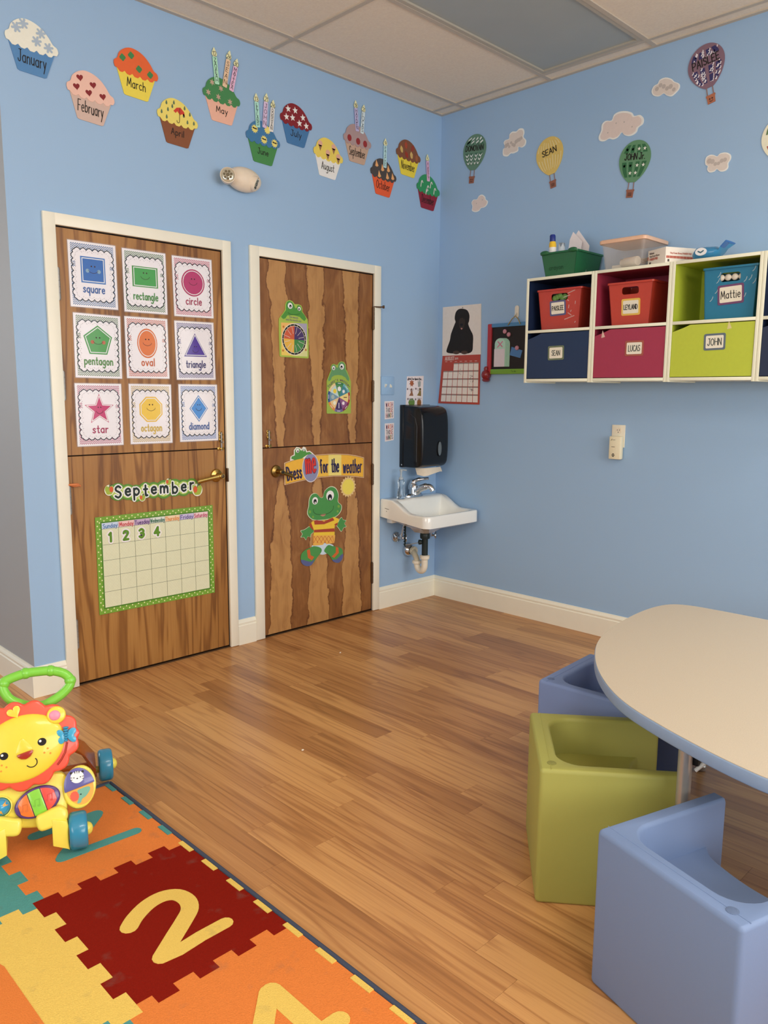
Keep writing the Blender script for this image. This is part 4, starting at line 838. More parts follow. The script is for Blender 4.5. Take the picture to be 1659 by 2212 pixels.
g = G(); g.tube([(-.3455, -.145, .93), (-.3455, -.145, 1.15), (-.3455, -.13, 1.20), (-.3455, -.09, 1.225)], .0018, 6); g.build('side_seam', M('#2a2b2e', .3), t)
pw = PL((-.190, -.1945, 1.01), (1, 0, 0), (0, 0, 1), (0, -1, 0)); G().prism(pw, circ(0, 0, .020, .048, n=24), 0, .004).build('window_frame', BP, t, bevel=.001); G().prism(pw, circ(0, 0, .0155, .043, n=24), .003, .0052).build('level_window', M('#5b6468', .12, coat=.5), t)
G().lathe((-.3495, -.022, .906), (-1, 0, 0), [(.004, 0), (.004, .0015), (0, .002)], 12).build('lock_screw', M('#d0d0cc', .3, metal=.6), t)
g = G(); tw = [(-.305, -.10), (-.29, -.145), (-.27, -.158), (-.22, -.162), (-.16, -.160), (-.125, -.150)]
lo = [.846, .838, .842, .853, .862, .860]; n = len(tw)
g.add([(x, y, .8893) for x, y in tw]+[(x+.004, y-.012, z) for (x, y), z in zip(tw, lo)]+[(x, y+.002, .8893) for x, y in tw]+[(x+.004, y-.010, z) for (x, y), z in zip(tw, lo)], [(i, i+1, n+i+1, n+i) for i in range(n-1)]+[(2*n+i, 3*n+i, 3*n+i+1, 2*n+i+1) for i in range(n-1)]+[(n+i, n+i+1, 3*n+i+1, 3*n+i) for i in range(n-1)])
tag(g.build('paper_towel', M('#cfc5b2', .8, bump=.3), smooth=60), 'cream paper towel sheet hanging out of the black dispenser', 'paper towel')
# ------------------------------------------------------------------ wall-hung sink
POR = M('#e9e2d8', .12, var=.01, coat=.5)
t = thing('wall_sink', 'small white wall-hung sink with chrome tap in the corner', 'sink', (-.27, 0, .5))
SX0, SX1, SY = -.520, -.028, -.402
def ztop(y):
    u = max(0, min(1, (-y-.09)/.17)); u = u*u*(3-2*u); return .703+(.630-.703)*u
def zbot(y): return .586+(.552-.586)*min(1, -y/.36)
def rr(cx, cy, hx, hy, r, n=8):
    pts = []
    for k, (sx, sy) in enumerate(((1, 1), (-1, 1), (-1, -1), (1, -1))):
        r_ = r if sy < 0 else min(r, .008)
        for i in range(n+1): a = k*PI/2+i/n*PI/2; pts.append((cx+sx*(hx-r_)+r_*math.cos(a), cy+sy*(hy-r_)+r_*math.sin(a)))
        nx = ((-1, 1), (-1, -1), (1, -1), (1, 1))[k]; e = pts[-1]; f_ = (cx+nx[0]*(hx-r_ if k % 2 == 0 else hx), cy+nx[1]*(hy if k % 2 == 0 else hy-r_))
        for i in range(1, 8): pts.append((e[0]+(f_[0]-e[0])*i/8, e[1]+(f_[1]-e[1])*i/8))
    return pts
cx0, hx0, cy0, hy0 = (SX0+SX1)/2, (SX1-SX0)/2, SY/2-.001, -SY/2
O0 = rr(cx0, cy0, hx0, hy0, .045); O1 = rr(cx0, cy0, hx0-.006, hy0-.006, .040); bcx, bcy = cx0, -.243
I0 = rr(bcx, bcy, .205, .135, .05); I0 = [(x, y) for x, y in I0]; I1 = rr(bcx, bcy, .195, .125, .05); I2 = rr(bcx, bcy+.005, .15, .095, .05); I3 = rr(-.300, -.20, .06, .04, .03); I4 = rr(-.306, -.19, .02, .02, .018)
U1 = rr(cx0, cy0, hx0-.03, hy0-.02, .04); U2 = rr(-.300, -.205, .085, .075, .05); TX, TY = -.306, -.190; U3 = rr(TX, TY, .05, .05, .04)
R = [[Vector((x, y, .492)) for x, y in U3], [Vector((x, y, .522)) for x, y in U2], [Vector((x, y, zbot(y)-.004)) for x, y in U1], [Vector((x, y, zbot(y)+.006)) for x, y in O0], [Vector((x, y, ztop(y)-.010)) for x, y in O0], [Vector((x, y, ztop(y)-.003)) for x, y in [(a[0]*.6+b[0]*.4, a[1]*.6+b[1]*.4) for a, b in zip(O0, O1)]], [Vector((x, y, ztop(y))) for x, y in O1],
     [Vector((x, y, ztop(y)-.001)) for x, y in I0], [Vector((x, y, ztop(y)-.012)) for x, y in I1], [Vector((x, y, .548)) for x, y in I2], [Vector((x, y, .528)) for x, y in I3], [Vector((x, y, .525)) for x, y in I4]]
G().loft(R).build('basin', POR, t, smooth=55)
G().box(-.46, -.10, -.05, -.001, .545, .59).build('hanger_ledge', POR, t, bevel=.006)
G().lathe((TX, TY, .526), (0, 0, 1), [(.021, 0), (.021, .0025), (.012, .003), (0, .001)], 20).build('drain_ring', CHROME, t, smooth=40)
fx, fy = -.276, -.062; fz = ztop(fy)
g = G(); g.loft([[Vector((fx+hx*math.cos(a)*(1 if abs(math.cos(a)) < .7 else 1), fy+hy*math.sin(a), z)) for a in [2*PI*i/28 for i in range(28)]] for hx, hy, z in ((.078, .028, fz-.002), (.078, .028, fz+.010), (.066, .022, fz+.018), (.03, .020, fz+.022))])
g.lathe((fx, fy, fz+.015), (0, 0, 1), [(.034, 0), (.031, .02), (.028, .04), (.026, .055), (.018, .066), (0, .068)], 24)
fa = g.build('faucet', CHROME, t, smooth=45)
g = G(); g.tube(cat([(fx, fy-.005, fz+.022), (fx+.012, fy-.04, fz+.050), (fx+.028, fy-.08, fz+.068), (fx+.040, fy-.108, fz+.064), (fx+.045, fy-.122, fz+.042)], 6, False), [.026]*5+[.0225]*8+[.0175]*12, 14); g.build('spout', CHROME, fa, smooth=60)
g = G(); g.tube(cat([(fx-.004, fy+.016, fz+.045), (fx-.003, fy+.008, fz+.082), (fx+.010, fy-.020, fz+.106), (fx+.044, fy-.085, fz+.118)], 5, False), [.025]*4+[.021]*4+[.013]*4+[.0085]*4, 12); g.build('handle', CHROME, fa, smooth=60)
G().tube([(fx-.012, fy+.022, fz+.01), (fx-.012, fy+.022, fz+.075)], .003, 8).lathe((fx-.012, fy+.022, fz+.072), (0, 0, 1), [(.006, 0), (.006, .01), (0, .012)], 10).build('lift_rod', CHROME, fa, smooth=40)
tx, ty = TX, TY; BLKP = M('#16221f', .45); PVC = M('#d9d2c0', .4)
G().tube([(tx, ty, .50), (tx, ty, .325)], .0195, 18).lathe((tx, ty, .452), (0, 0, 1), [(.03, 0), (.032, .012), (.03, .034), (.024, .04)], 18).build('tailpiece', BLKP, t, smooth=40)
tp = [(tx, ty, .345), (tx, ty, .285), (tx, ty+.004, .262), (tx+.001, ty+.016, .245), (tx+.003, ty+.036, .239), (tx+.005, ty+.056, .246), (tx+.006, ty+.068, .264), (tx+.006, ty+.072, .292)]
G().tube(cat(tp, 4, False), .0205, 16).lathe((tx, ty, .318), (0, 0, 1), [(.024, 0), (.030, .004), (.032, .024), (.026, .026)], 18).lathe((tx+.006, ty+.072, .278), (0, 0, 1), [(.024, 0), (.030, .004), (.030, .020), (.024, .022)], 18).build('trap', PVC, t, smooth=45)
G().tube(cat([(tx+.006, ty+.072, .295), (tx+.008, ty+.078, .312), (tx+.020, ty+.105, .332), (tx+.038, -.05, .346), (tx+.042, -.005, .347)], 5, False), .0185, 16).lathe((tx+.042, -.046, .347), (0, -1, 0), [(.024, 0), (.029, .003), (.029, .018), (.024, .02)], 18).build('trap_arm', M('#c2b9a0', .45), t, smooth=45)
G().lathe((tx+.042, -.001, .347), (0, -1, 0), [(.046, 0), (.046, .006), (.040, .022), (.030, .036), (.0, .036)], 26).build('wall_flange', CHROME, t, smooth=40)
for vx, vz in ((-.378, .445), (-.100, .43)):
    g = G(); g.lathe((vx, -.001, vz), (0, -1, 0), [(.034, 0), (.032, .008), (.018, .014), (.010, .016), (.010, .06), (0, .06)], 24); g.tube([(vx, -.055, vz-.008), (vx, -.055, vz+.022), (vx+.01, -.07, .56)], [.011, .009, .005], 10)
    g.lathe((vx, -.055, vz), (.55, -.8, 0), [(.008, 0), (.008, .022), (.022, .026), (.024, .030), (.022, .036), (0, .036)], 16); g.build('stop_valve', CHROME, t, smooth=40)
g = G(); g.box(tx-.094, tx-.084, ty+.085, ty+.089, .40, .54)
for i in range(7): g.box(tx-.100, tx-.094, ty+.085, ty+.089, .41+i*.018, .419+i*.018)
g.build('lift_strap', BLKP, t); G().tube([(tx-.088, ty+.087, .408), (tx-.02, ty+.012, .428)], .0025, 8).build('pivot_rod', STEEL, t)
G().lathe((tx-.015, ty+.012, .428), (-.7, .5, 0), [(.012, 0), (.016, .008), (.016, .02), (.006, .024)], 14).build('pivot_nut', BLKP, t, smooth=40)
g = G(); text(g, PL((SX0-.0006, 0, 0), (0, -1, 0), (0, 0, 1), (-1, 0, 0)), 'x', .062, .630, .0022, size=.007, d=.0002); g.ribbon(PL((SX0-.0006, 0, 0), (0, -1, 0), (0, 0, 1), (-1, 0, 0)), [(.048, .648), (.082, .644)], .0028, .0002); g.build('maker_mark', M('#5b5148', .5), t, recalc=False)
# soap pump bottle
c = at3(PL((0, 0, 0), (1, 0, 0), (0, 1, 0), (0, 0, 1)), 866, 1077, .703); c.y = min(c.y, -.035); sz_ = ztop(c.y)
GLASS = M('#dfe8ec', .05, trans=.95, var=.0, k=1.1); t = thing('soap_bottle', 'clear glass soap pump bottle standing on the sink ledge', 'soap bottle', (c.x, c.y, sz_))
G().lathe((c.x, c.y, sz_), (0, 0, 1), [(.024, 0), (.026, .006), (.025, .02), (.019, .06), (.0185, .075), (.022, .105), (.022, .112), (.016, .120), (.0, .120)], 24).build('bottle', GLASS, t, smooth=50)
G().lathe((c.x, c.y, sz_+.119), (0, 0, 1), [(.014, 0), (.014, .014), (.006, .018), (.006, .05), (.010, .054), (.010, .064), (0, .066)], 16).tube([(c.x, c.y, sz_+.180), (c.x+.022, c.y-.026, sz_+.177)], .004, 8).build('pump', M('#c9d6e0', .2, trans=.4), t, smooth=45)
# ================================================================== right-hand wall: balloons, clouds, calendar, pinboard
ENV = [(0, .090), (.03, .085), (.058, .068), (.079, .040), (.088, .005), (.083, -.030), (.066, -.066), (.042, -.095), (.020, -.113)]
ENV = cat([(-x, y) for x, y in ENV[:0:-1]]+ENV, 3, False)
def inside_w(y):
    t = (y-.0)/.09 if y > 0 else y/.118; return .088*math.sqrt(max(0, 1-abs(t)**(2 if y > 0 else 1.55)))
def balloon(c, tilt, hexc, name, nw, lab, pat, bk='#8d5b49', nsz=.030):
    P = RIGHT.sub(c[0], c[1], tilt, .0012)
    t = thing('balloon_cutout', lab, 'wall decoration', P.P(0, -.188), 'balloon cutouts on the side wall')
    e = G().prism(P, ENV, 0, .0022).build('envelope', M(hexc, .5), t)
    for nm, polys, h in pat:
        g = G()
        for q in polys: g.flat(P, q, .0026)
        g.build(nm, M(h, .5), e, recalc=False)
    g = G(); text(g, P, name, 0, .012, .0046, width=nw, size=nsz, d=.0034, ang=.0, wob=.3); g.build('name_writing', INK, e, recalc=False)
    g = G()
    for s in (-1, 1): g.ribbon(P, [(s*.014, -.110), (s*.015, -.150)], .0042, .0016, d0=0)
    g.build('ropes', M('#8a6d66', .6), t)
    b = G().prism(P, [(-.022, -.148), (.022, -.148), (.0225, -.156), (.0195, -.157), (.018, -.188), (-.018, -.188), (-.0195, -.157), (-.0225, -.156)], 0, .0024).build('basket', M(bk, .6), t)
    g = G()
    if 'green balloon' in lab and 'zigzag' in lab or 'mauve' in lab:
        for s in (-1, 1): g.flat(P, circ(s*.006, -.167, .0038, n=8), .0028)
        g.ribbon(P, cat([(-.008, -.176), (0, -.180), (.008, -.176)], 3, False), .003, .0028)
    else:
        for k in range(3): g.ribbon(P, [(-.011, -.166-.006*k), (.011, -.166-.006*k)], .003, .0028, caps=False)
    g.build('basket_marks', M('#3a221c', .6), b, recalc=False)
def gore(x0, x1, y0, y1, n=4):
    """patch of a balloon panel, x as a share of the half width"""
    L = [(x0*inside_w(y0+(y1-y0)*i/n), y0+(y1-y0)*i/n) for i in range(n+1)]; R_ = [(x1*inside_w(y0+(y1-y0)*i/n), y0+(y1-y0)*i/n) for i in range(n+1)]
    return L+R_[::-1]
gx_ = [(-.80, -.50), (-.36, -.10), (.10, .36), (.50, .80)]
zig = []; dk = []
for a, b in gx_:
    dk += [gore(a, b, .030, .066), gore(a, b, -.085, -.016)]
    for y0 in (.034, .052): zig.append([(a*inside_w(y0), y0), (b*inside_w(y0+.012), y0+.012), (b*inside_w(y0+.020), y0+.022), (a*inside_w(y0+.010), y0+.010)])
    for y0 in (-.040, -.060, -.082): zig.append([(a*inside_w(y0), y0+.008), ((a+b)/2*inside_w(y0), y0-.002), (b*inside_w(y0), y0+.012), (b*inside_w(y0+.01), y0+.021), ((a+b)/2*inside_w(y0), y0+.008), (a*inside_w(y0+.008), y0+.017)])
balloon((.270, 2.804), -.11, '#5c7f6b', 'DONOVAN', .135, 'green balloon cutout with white zigzag panels nearest the room corner', [('dark_panel', dk, '#3f6650'), ('zigzag', zig, '#cdd3cf')])
lines = []
for i in range(9):
    x = -.85+1.7*i/8
    for y0, y1 in ((.026, .070), (-.088, -.012)):
        yy0 = y0+.004*(i % 3); lines.append(gore(x-.018, x+.018, yy0, y1-.006*((i+1) % 3)))
balloon((.808, 2.676), .175, '#cdb364', 'SEAN', .092, 'mustard yellow balloon cutout with thin white stripes', [('white_stripes', lines, '#e3d7b0')])
dk = []; stars = []
for a, b in gx_:
    dk += [gore(a, b, .030, .068), gore(a, b, -.088, -.014)]; m = (a+b)/2
    for y in (.047, -.032, -.068):
        if y > -.06 or abs(m) < .4: stars.append(star(5, .0105, .0044, m*inside_w(y), y))
balloon((1.328, 2.548), -.11, '#5d8a66', 'JOHN Jr.', .112, 'green balloon cutout with white stars, above the shelves', [('dark_panel', dk, '#2f6440'), ('white_star', stars, '#dde0d4')])
navy = []; wht = []; rnd = random.Random(5)
for a, b in [(-.82, -.52), (-.38, -.10), (.10, .38), (.52, .82)]:
    for y0, y1 in ((.032, .062), (-.050, -.014), (-.088, -.056)):
        navy.append(gore(a, b, y0, y1))
        for k in range(5):
            yy = y0+(y1-y0)*rnd.random(); xx = a+(b-a)*rnd.random(); q = xx*inside_w(yy); wht.append([(q-.006, yy-.002), (q+.001, yy-.006), (q+.007, yy+.004), (q+.002, yy+.009), (q+.001, yy+.002)])
balloon((1.673, 2.909), .21, '#7d6270', 'PAISLEE', .128, 'mauve balloon cutout with navy and white flecks, highest on the wall', [('navy_panel', navy, '#33305e'), ('white_fleck', wht, '#d9d4d8')], '#a5674c', .034)
a = at(RIGHT, 1645.5, 303)
balloon((a[0]+.088, a[1]), .2, '#e6dcc4', 'M', .024, 'cream balloon cutout cropped by the picture edge', [('green_patch', [gore(-.78, -.42, .030, .060), gore(-.30, .0, .035, .068)], '#5f7a52'), ('red_patch', [gore(-.80, -.48, -.052, -.020), gore(-.3, 0, -.060, -.024)], '#a5524a')])
CL = [([(1063, 278), (1075, 252), (1095, 240), (1105, 220), (1135, 208), (1165, 215), (1180, 229), (1205, 240), (1207, 262), (1190, 285), (1165, 305), (1140, 300), (1125, 290), (1100, 305), (1072, 300)], 'grey-spotted cloud cutout beside the mauve balloon', 6),
      ([(792, 512), (805, 480), (808, 450), (828, 430), (858, 428), (870, 400), (895, 384), (930, 380), (962, 388), (975, 405), (1005, 400), (1023, 420), (1018, 447), (995, 465), (985, 490), (955, 508), (925, 504), (910, 490), (890, 515), (865, 526), (845, 522), (820, 535), (797, 532)], 'largest cloud cutout, plain pinkish white, above the starred balloon', 4),
      ([(300, 600), (302, 575), (314, 565), (305, 545), (312, 530), (332, 522), (335, 500), (350, 485), (370, 484), (385, 470), (405, 470), (411, 490), (406, 512), (420, 530), (415, 555), (398, 567), (380, 564), (378, 585), (355, 597), (340, 598), (325, 612), (306, 611)], 'steep grey-blotched cloud cutout between the zigzag and mustard balloons', 10),
      ([(1338, 635), (1345, 615), (1365, 604), (1385, 606), (1400, 612), (1415, 597), (1445, 592), (1468, 603), (1470, 625), (1457, 647), (1456, 670), (1440, 687), (1415, 690), (1398, 678), (1385, 690), (1360, 695), (1348, 680), (1351, 663), (1340, 655)], 'small blotched cloud cutout above the lime shelf unit', 6),
      ([(142, 890), (145, 870), (140, 850), (150, 834), (168, 832), (178, 815), (195, 808), (210, 820), (212, 832), (223, 842), (219, 860), (205, 874), (188, 878), (178, 892), (158, 898)], 'smallest cloud cutout, low on the wall below the zigzag balloon', 2)]
rnd = random.Random(11)
for pts, lab, nb in CL:
    q = cat(tr(RIGHT, z3, pts), 3); cx = sum(p[0] for p in q)/len(q); cy = sum(p[1] for p in q)/len(q); r = min(max(p[0] for p in q)-cx, max(p[1] for p in q)-cy)
    t = thing('cloud_cutout', lab, 'wall decoration', RIGHT.P(cx, min(p[1] for p in q)), 'cloud cutouts on the side wall')
    G().prism(RIGHT, q, .0006, .0026).build('white_card', M('#e6e0d8', .5), t)
    inn = [(cx+(x-cx)*.91, cy+(y-cy)*.88) for x, y in q]; f_ = G().flat(RIGHT, inn, .0030).build('tinted_face', M('#d2c3bb' if nb in (2, 4) else '#cfc5bc', .5), t)
    g = G(); L = (max(p[0] for p in q)-min(p[0] for p in q))
    for k in range(nb):
        u = (k+.5)/nb-.5; x = cx+u*L*.72; band_ = [p[1] for p in q if abs(p[0]-x) < L*.08] or [cy]; y = (max(band_)+min(band_))/2+rnd.uniform(-.3, .3)*(max(band_)-min(band_))*.5
        rr_ = .004 if nb <= 4 else rnd.uniform(.008, .0125); g.flat(RIGHT, circ(x, y, rr_, n=10), .0033)
    g.build('grey_blotches', M('#b3aaa3', .5), f_)
# dog calendar
t = thing('wall_calendar', 'August wall calendar with a black poodle photo beside the corner', 'calendar', RIGHT.P(.19, 1.285))
UP = [(.042, 1.592), (.358, 1.592), (.350, 1.898), (.040, 1.898)]
sh = G().prism(RIGHT, UP, .001, .004).build('photo_page', M('#d8cfc4', .4, coat=.3), t)
zp = Z(930, 480, .2592)
PO = [(140, 1085), (142, 1050), (165, 985), (175, 930), (205, 850), (212, 830), (205, 800), (215, 750), (240, 725), (275, 722), (310, 735), (328, 775), (325, 825), (318, 850), (338, 900), (358, 945), (357, 1020), (350, 1075), (310, 1095), (250, 1090), (195, 1095)]
dg = G().flat(RIGHT, cat(tr(RIGHT, zp, PO), 3), .0045).build('poodle_print', M('#1b1613', .7, bump=.6, scale=160), t)
G().flat(RIGHT, cat(tr(RIGHT, zp, [(245, 880), (240, 830), (252, 800), (285, 800), (292, 835), (280, 885), (262, 895)]), 3), .0048).build('muzzle', M('#31261f', .7), dg)
G().flat(RIGHT, tr(RIGHT, zp, circ(262, 855, 13, 11, n=10)), .0051).flat(RIGHT, tr(RIGHT, zp, circ(243, 800, 7, 7, n=8)), .0051).flat(RIGHT, tr(RIGHT, zp, circ(283, 800, 7, 7, n=8)), .0051).build('nose_and_eyes', M('#0a0808', .4), dg)
for x in (218, 286): G().flat(RIGHT, tr(RIGHT, zp, circ(x, 1086, 28, 15, n=14)), .0048).build('paw', M('#46352c', .7), dg)
G().flat(RIGHT, tr(RIGHT, zp, [(256, 880), (272, 882), (266, 896), (258, 894)]), .0052).build('tongue', M('#a8746a', .5), dg)
LOW = [(.014, 1.289), (.356, 1.285), (.354, 1.592), (.046, 1.592)]
rp_ = G().prism(RIGHT, LOW, .0015, .0045).build('red_page', M('#a8402f', .45, coat=.2), t)
def low(u, v):
    a = Vector(LOW[3]).lerp(Vector(LOW[2]), u); b = Vector(LOW[0]).lerp(Vector(LOW[1]), u); return tuple(a.lerp(b, v))
cells, bars, marks = G(), G(), G()
for r in range(5):
    for c_ in range(7):
        if r == 0 and c_ < 2: continue
        u0, u1 = .065+.130*c_, .065+.130*(c_+1)-.012; v0, v1 = .155+.162*r, .155+.162*(r+1)-.006
        cells.flat(RIGHT, [low(u0, v0+.024), low(u0, v1), low(u1, v1), low(u1, v0+.024)], .0049)
        bars.flat(RIGHT, [low(u0, v0), low(u0, v0+.024), low(u1, v0+.024), low(u1, v0)], .0049)
cells.build('day_squares', M('#dcd3c8', .45), t, recalc=False); bars.build('date_bars', M('#8c8078', .5), t, recalc=False)
text(marks, RIGHT, 'AUGUST', *low(.20, .060), .0052, width=.075, size=.021, d=.005); text(marks, RIGHT, '2019', *low(.385, .066), .0028, width=.026, size=.011, d=.005); marks.build('month_title', M('#c4a59c', .5), t, recalc=False)
g = G()
for u in range(7): g.ribbon(RIGHT, [low(.085+.13*u, .125), low(.145+.13*u, .125)], .0032, .005, caps=False)
g.build('weekday_names', M('#c9a79d', .5), t, recalc=False)
g = G(); rnd = random.Random(3)
for k in range(16): u, v = .78+rnd.uniform(-.06, .06), .58+rnd.uniform(-.17, .14); g.ribbon(RIGHT, [low(u, v), low(u+rnd.uniform(-.03, .04), v+rnd.uniform(-.06, .06))], .0022, .0052, caps=False)
for k in range(5): u, v = .50+rnd.uniform(-.02, .02), .36+rnd.uniform(-.07, .05); g.ribbon(RIGHT, [low(u, v), low(u+.012, v-.03)], .0012, .0052, caps=False)
g.build('pen_scribble', M('#33302f', .6), t, recalc=False)
G().lathe(RIGHT.P(.205, 1.884, .004), (-1, 0, 0), [(.004, 0), (.004, .002), (0, .004)], 10).build('nail', STEEL, t)
# pinboard with magnets
t = thing('pinboard', 'black magnet board with red, blue and green edges by the shelves', 'board', RIGHT.P(.58, 1.466))
b0, b1, p0, p1 = .418, .80, 1.470, 1.770
G().pbox(RIGHT, b0+.015, b1, p0+.012, p1-.012, .001, .010).build('black_panel', M('#1c1512', .5, var=.2, scale=120), t)
G().pbox(RIGHT, b0, b0+.030, p0, p1, .001, .020).build('red_edge', M('#a53038', .4), t, bevel=.004)
G().pbox(RIGHT, b0+.028, b1, p1-.022, p1, .001, .018).build('blue_edge', M('#4d80aa', .4), t, bevel=.003)
gb_ = G().pbox(RIGHT, b0+.028, b1, p0, p0+.030, .001, .020).build('green_edge', M('#6f9d33', .4), t, bevel=.003)
g = G(); text(g, RIGHT, 'To do', .62, p0+.016, .002, width=.035, size=.010, d=.0203); g.build('small_print', M('#41641f', .5), gb_, recalc=False)
c = RIGHT.P(b0-.002, p0+.002, .020); G().lathe(c+Vector((0, .0, .045)), (0, 0, -1), [(.010, 0), (.016, .012), (.014, .022), (.026, .034), (.030, .048), (.028, .062), (.020, .074), (.026, .082), (.016, .092), (0, .093)], 18).build('red_corner_knob', M('#7d1c22', .25, coat=.4), t, smooth=50)
hk = thing('wall_hook', 'white adhesive hook with wire clip above the black magnet board', 'hook', RIGHT.P(.62, 1.79))
G().prism(RIGHT.sub(.620, 1.832), rrect(.0145, .036, .0135, 6), .0005, .006).build('hook_base', M('#ddd6c6', .35), hk, bevel=.0015)
G().tube([RIGHT.P(.620, 1.825, .006), RIGHT.P(.620, 1.812, .016), RIGHT.P(.620, 1.806, .020), RIGHT.P(.620, 1.813, .025)], .004, 8).build('hook_prong', M('#d5cdbb', .35), hk, smooth=60)
G().tube([RIGHT.P(.571, 1.756, .022), RIGHT.P(.60, 1.79, .022), RIGHT.P(.622, 1.806, .021), RIGHT.P(.645, 1.786, .022), RIGHT.P(.660, 1.757, .022)], .0026, 7).build('wire_clip', M('#b39a4c', .3, metal=.8), hk, smooth=60)
for (px, py), lab in (((1091, 716), 'pink round magnet, upper of the two side by side on the black board'), ((1099.5, 722.5), 'pink round magnet, lower of the two side by side on the black board'), ((1117.5, 751.5), 'pink round magnet holding the blue note on the black board')):
    a = at(RIGHT, px, py, .012); tag(G().lathe(RIGHT.P(*a, .0105 if 'note' not in lab else .0118), (-1, 0, 0), [(.013, 0), (.014, .003), (.012, .008), (.007, .010), (0, .010)], 18).build('magnet', M('#b9808d', .35), smooth=40), lab, 'magnet', 'pink magnets on the black board')
P4 = tr(RIGHT, zp, [(676, 1038), (765, 1068), (748, 1132), (660, 1108)], .011); tag(G().prism(RIGHT, P4, .0102, .0114).build('note', M('#4a76a8', .6)), 'small blue paper note tilted on the black magnet board', 'note')
t = thing('card_stack', 'stack of mint round-topped cards on the black magnet board', 'cards', RIGHT.P(.475, 1.502))
for k in range(4):
    a = at(RIGHT, 1083+k*3.2, 765, .012+.004*(3-k)); Q = RIGHT.sub(a[0]-.012, a[1]+.006)
    G().prism(Q, [(-.040, -.080), (.040, -.080), (.040, .055)]+arc(0, .055, .040, 0, PI, 8, .034)[1:], .0102+.0035*(3-k), .0130+.0035*(3-k)).build('card', M('#9cc4b0' if k != 0 else '#a9cdbb', .5), t, bevel=.0005)
Q = RIGHT.sub(at(RIGHT, 1083, 765, .024)[0]-.012, at(RIGHT, 1083, 765, .024)[1]+.006)
G().pbox(Q, -.042, .036, -.080, .025, .0236, .0246).build('white_label', M('#cfc6cb', .5), t)
g = G(); g.ribbon(Q, [(-.018, .036), (.018, .068)], .007, .0240); g.ribbon(Q, [(-.016, .068), (.016, .038)], .007, .0240); g.build('pink_mark', M('#c07a92', .5), t, recalc=False)
# outlet with plug-in device
t = thing('wall_outlet', 'white double outlet plate under the maroon shelf unit', 'outlet', RIGHT.P(1.315, 1.069))
G().pbox(RIGHT, 1.277, 1.355, 1.069, 1.190, .0005, .006).build('plate', M('#e2d8c4', .4), t, bevel=.002)
for z in (1.158, 1.104):
    f_ = G().prism(RIGHT.sub(1.316, z), rrect(.017, .0165, .010, 5), .006, .0075).build('receptacle', M('#ddd2bd', .4), t)
    g = G()
    for s in (-1, 1): g.pbox(RIGHT.sub(1.316+s*.0065, z+.004), -.0011, .0011, -.0045, .0045, .0072, .0078)
    g.prism(RIGHT.sub(1.316, z-.008), circ(0, 0, .0026, n=8), .0072, .0078); g.build('slots', DARK, f_)
t = thing('plug_in_detector', 'cream plug-in detector hanging from the white outlet', 'detector', RIGHT.P(1.318, 1.007))
G().pbox(RIGHT, 1.283, 1.352, 1.006, 1.130, .0085, .042).build('case', M('#e6d6b8', .4), t, bevel=.006)
g = G()
for k, w_ in enumerate((.006, .0095, .006)): g.pbox(RIGHT.sub(1.311, 1.022+k*.0065), -w_, w_, -.0021, .0021, .0415, .0424)
g.build('sounder_grille', DARK, t)
g = G(); g.ribbon(RIGHT, [(1.300, 1.073), (1.318, 1.073)], .003, .0425); g.ribbon(RIGHT, [(1.296, 1.107), (1.301, 1.115)], .003, .0425); g.ribbon(RIGHT, [(1.304, 1.110), (1.320, 1.110)], .002, .0425); g.build('printing', M('#6f6655', .5), t, recalc=False)
# ================================================================== wall shelf units
EDGE = M('#ebdfc8', .42, var=.03); UNITC = ['#17243f', '#8c2c40', '#a6b237', '#1c2740']; CZ0, CZ1, CS = 1.412, 1.964, 1.683
UW, CD = .4085, .29; UNAME = ['navy', 'maroon', 'lime green', 'dark navy']
tags_ = [('SEAN', '#5f6b4e', .47, 1.572, .092, .060), ('LUCAS', '#9a4f3c', .58, 1.565, .088, .062), ('JOHN', '#5b6670', .50, 1.575, .100, .066), None]
def name_tag(par, P, w, h, border, name, nw, sz, d, ang=0, ink='#22201f'):
    q = P.sub(0, 0, ang); a = G().prism(q, rrect(w/2, h/2, .008, 4), d, d+.0012).build('name_tag', M(border, .4, coat=.5), par)
    G().prism(q, rrect(w/2-.009, h/2-.009, .005, 4), d+.0012, d+.0017).build('tag_face', M('#e3d8c4', .45, coat=.4), a)
    g = G(); text(g, q, name, 0, 0, .0034, width=nw, size=sz, d=d+.0021, wob=.2); g.build('tag_writing', M(ink, .6), a, recalc=False)
SLOT = []
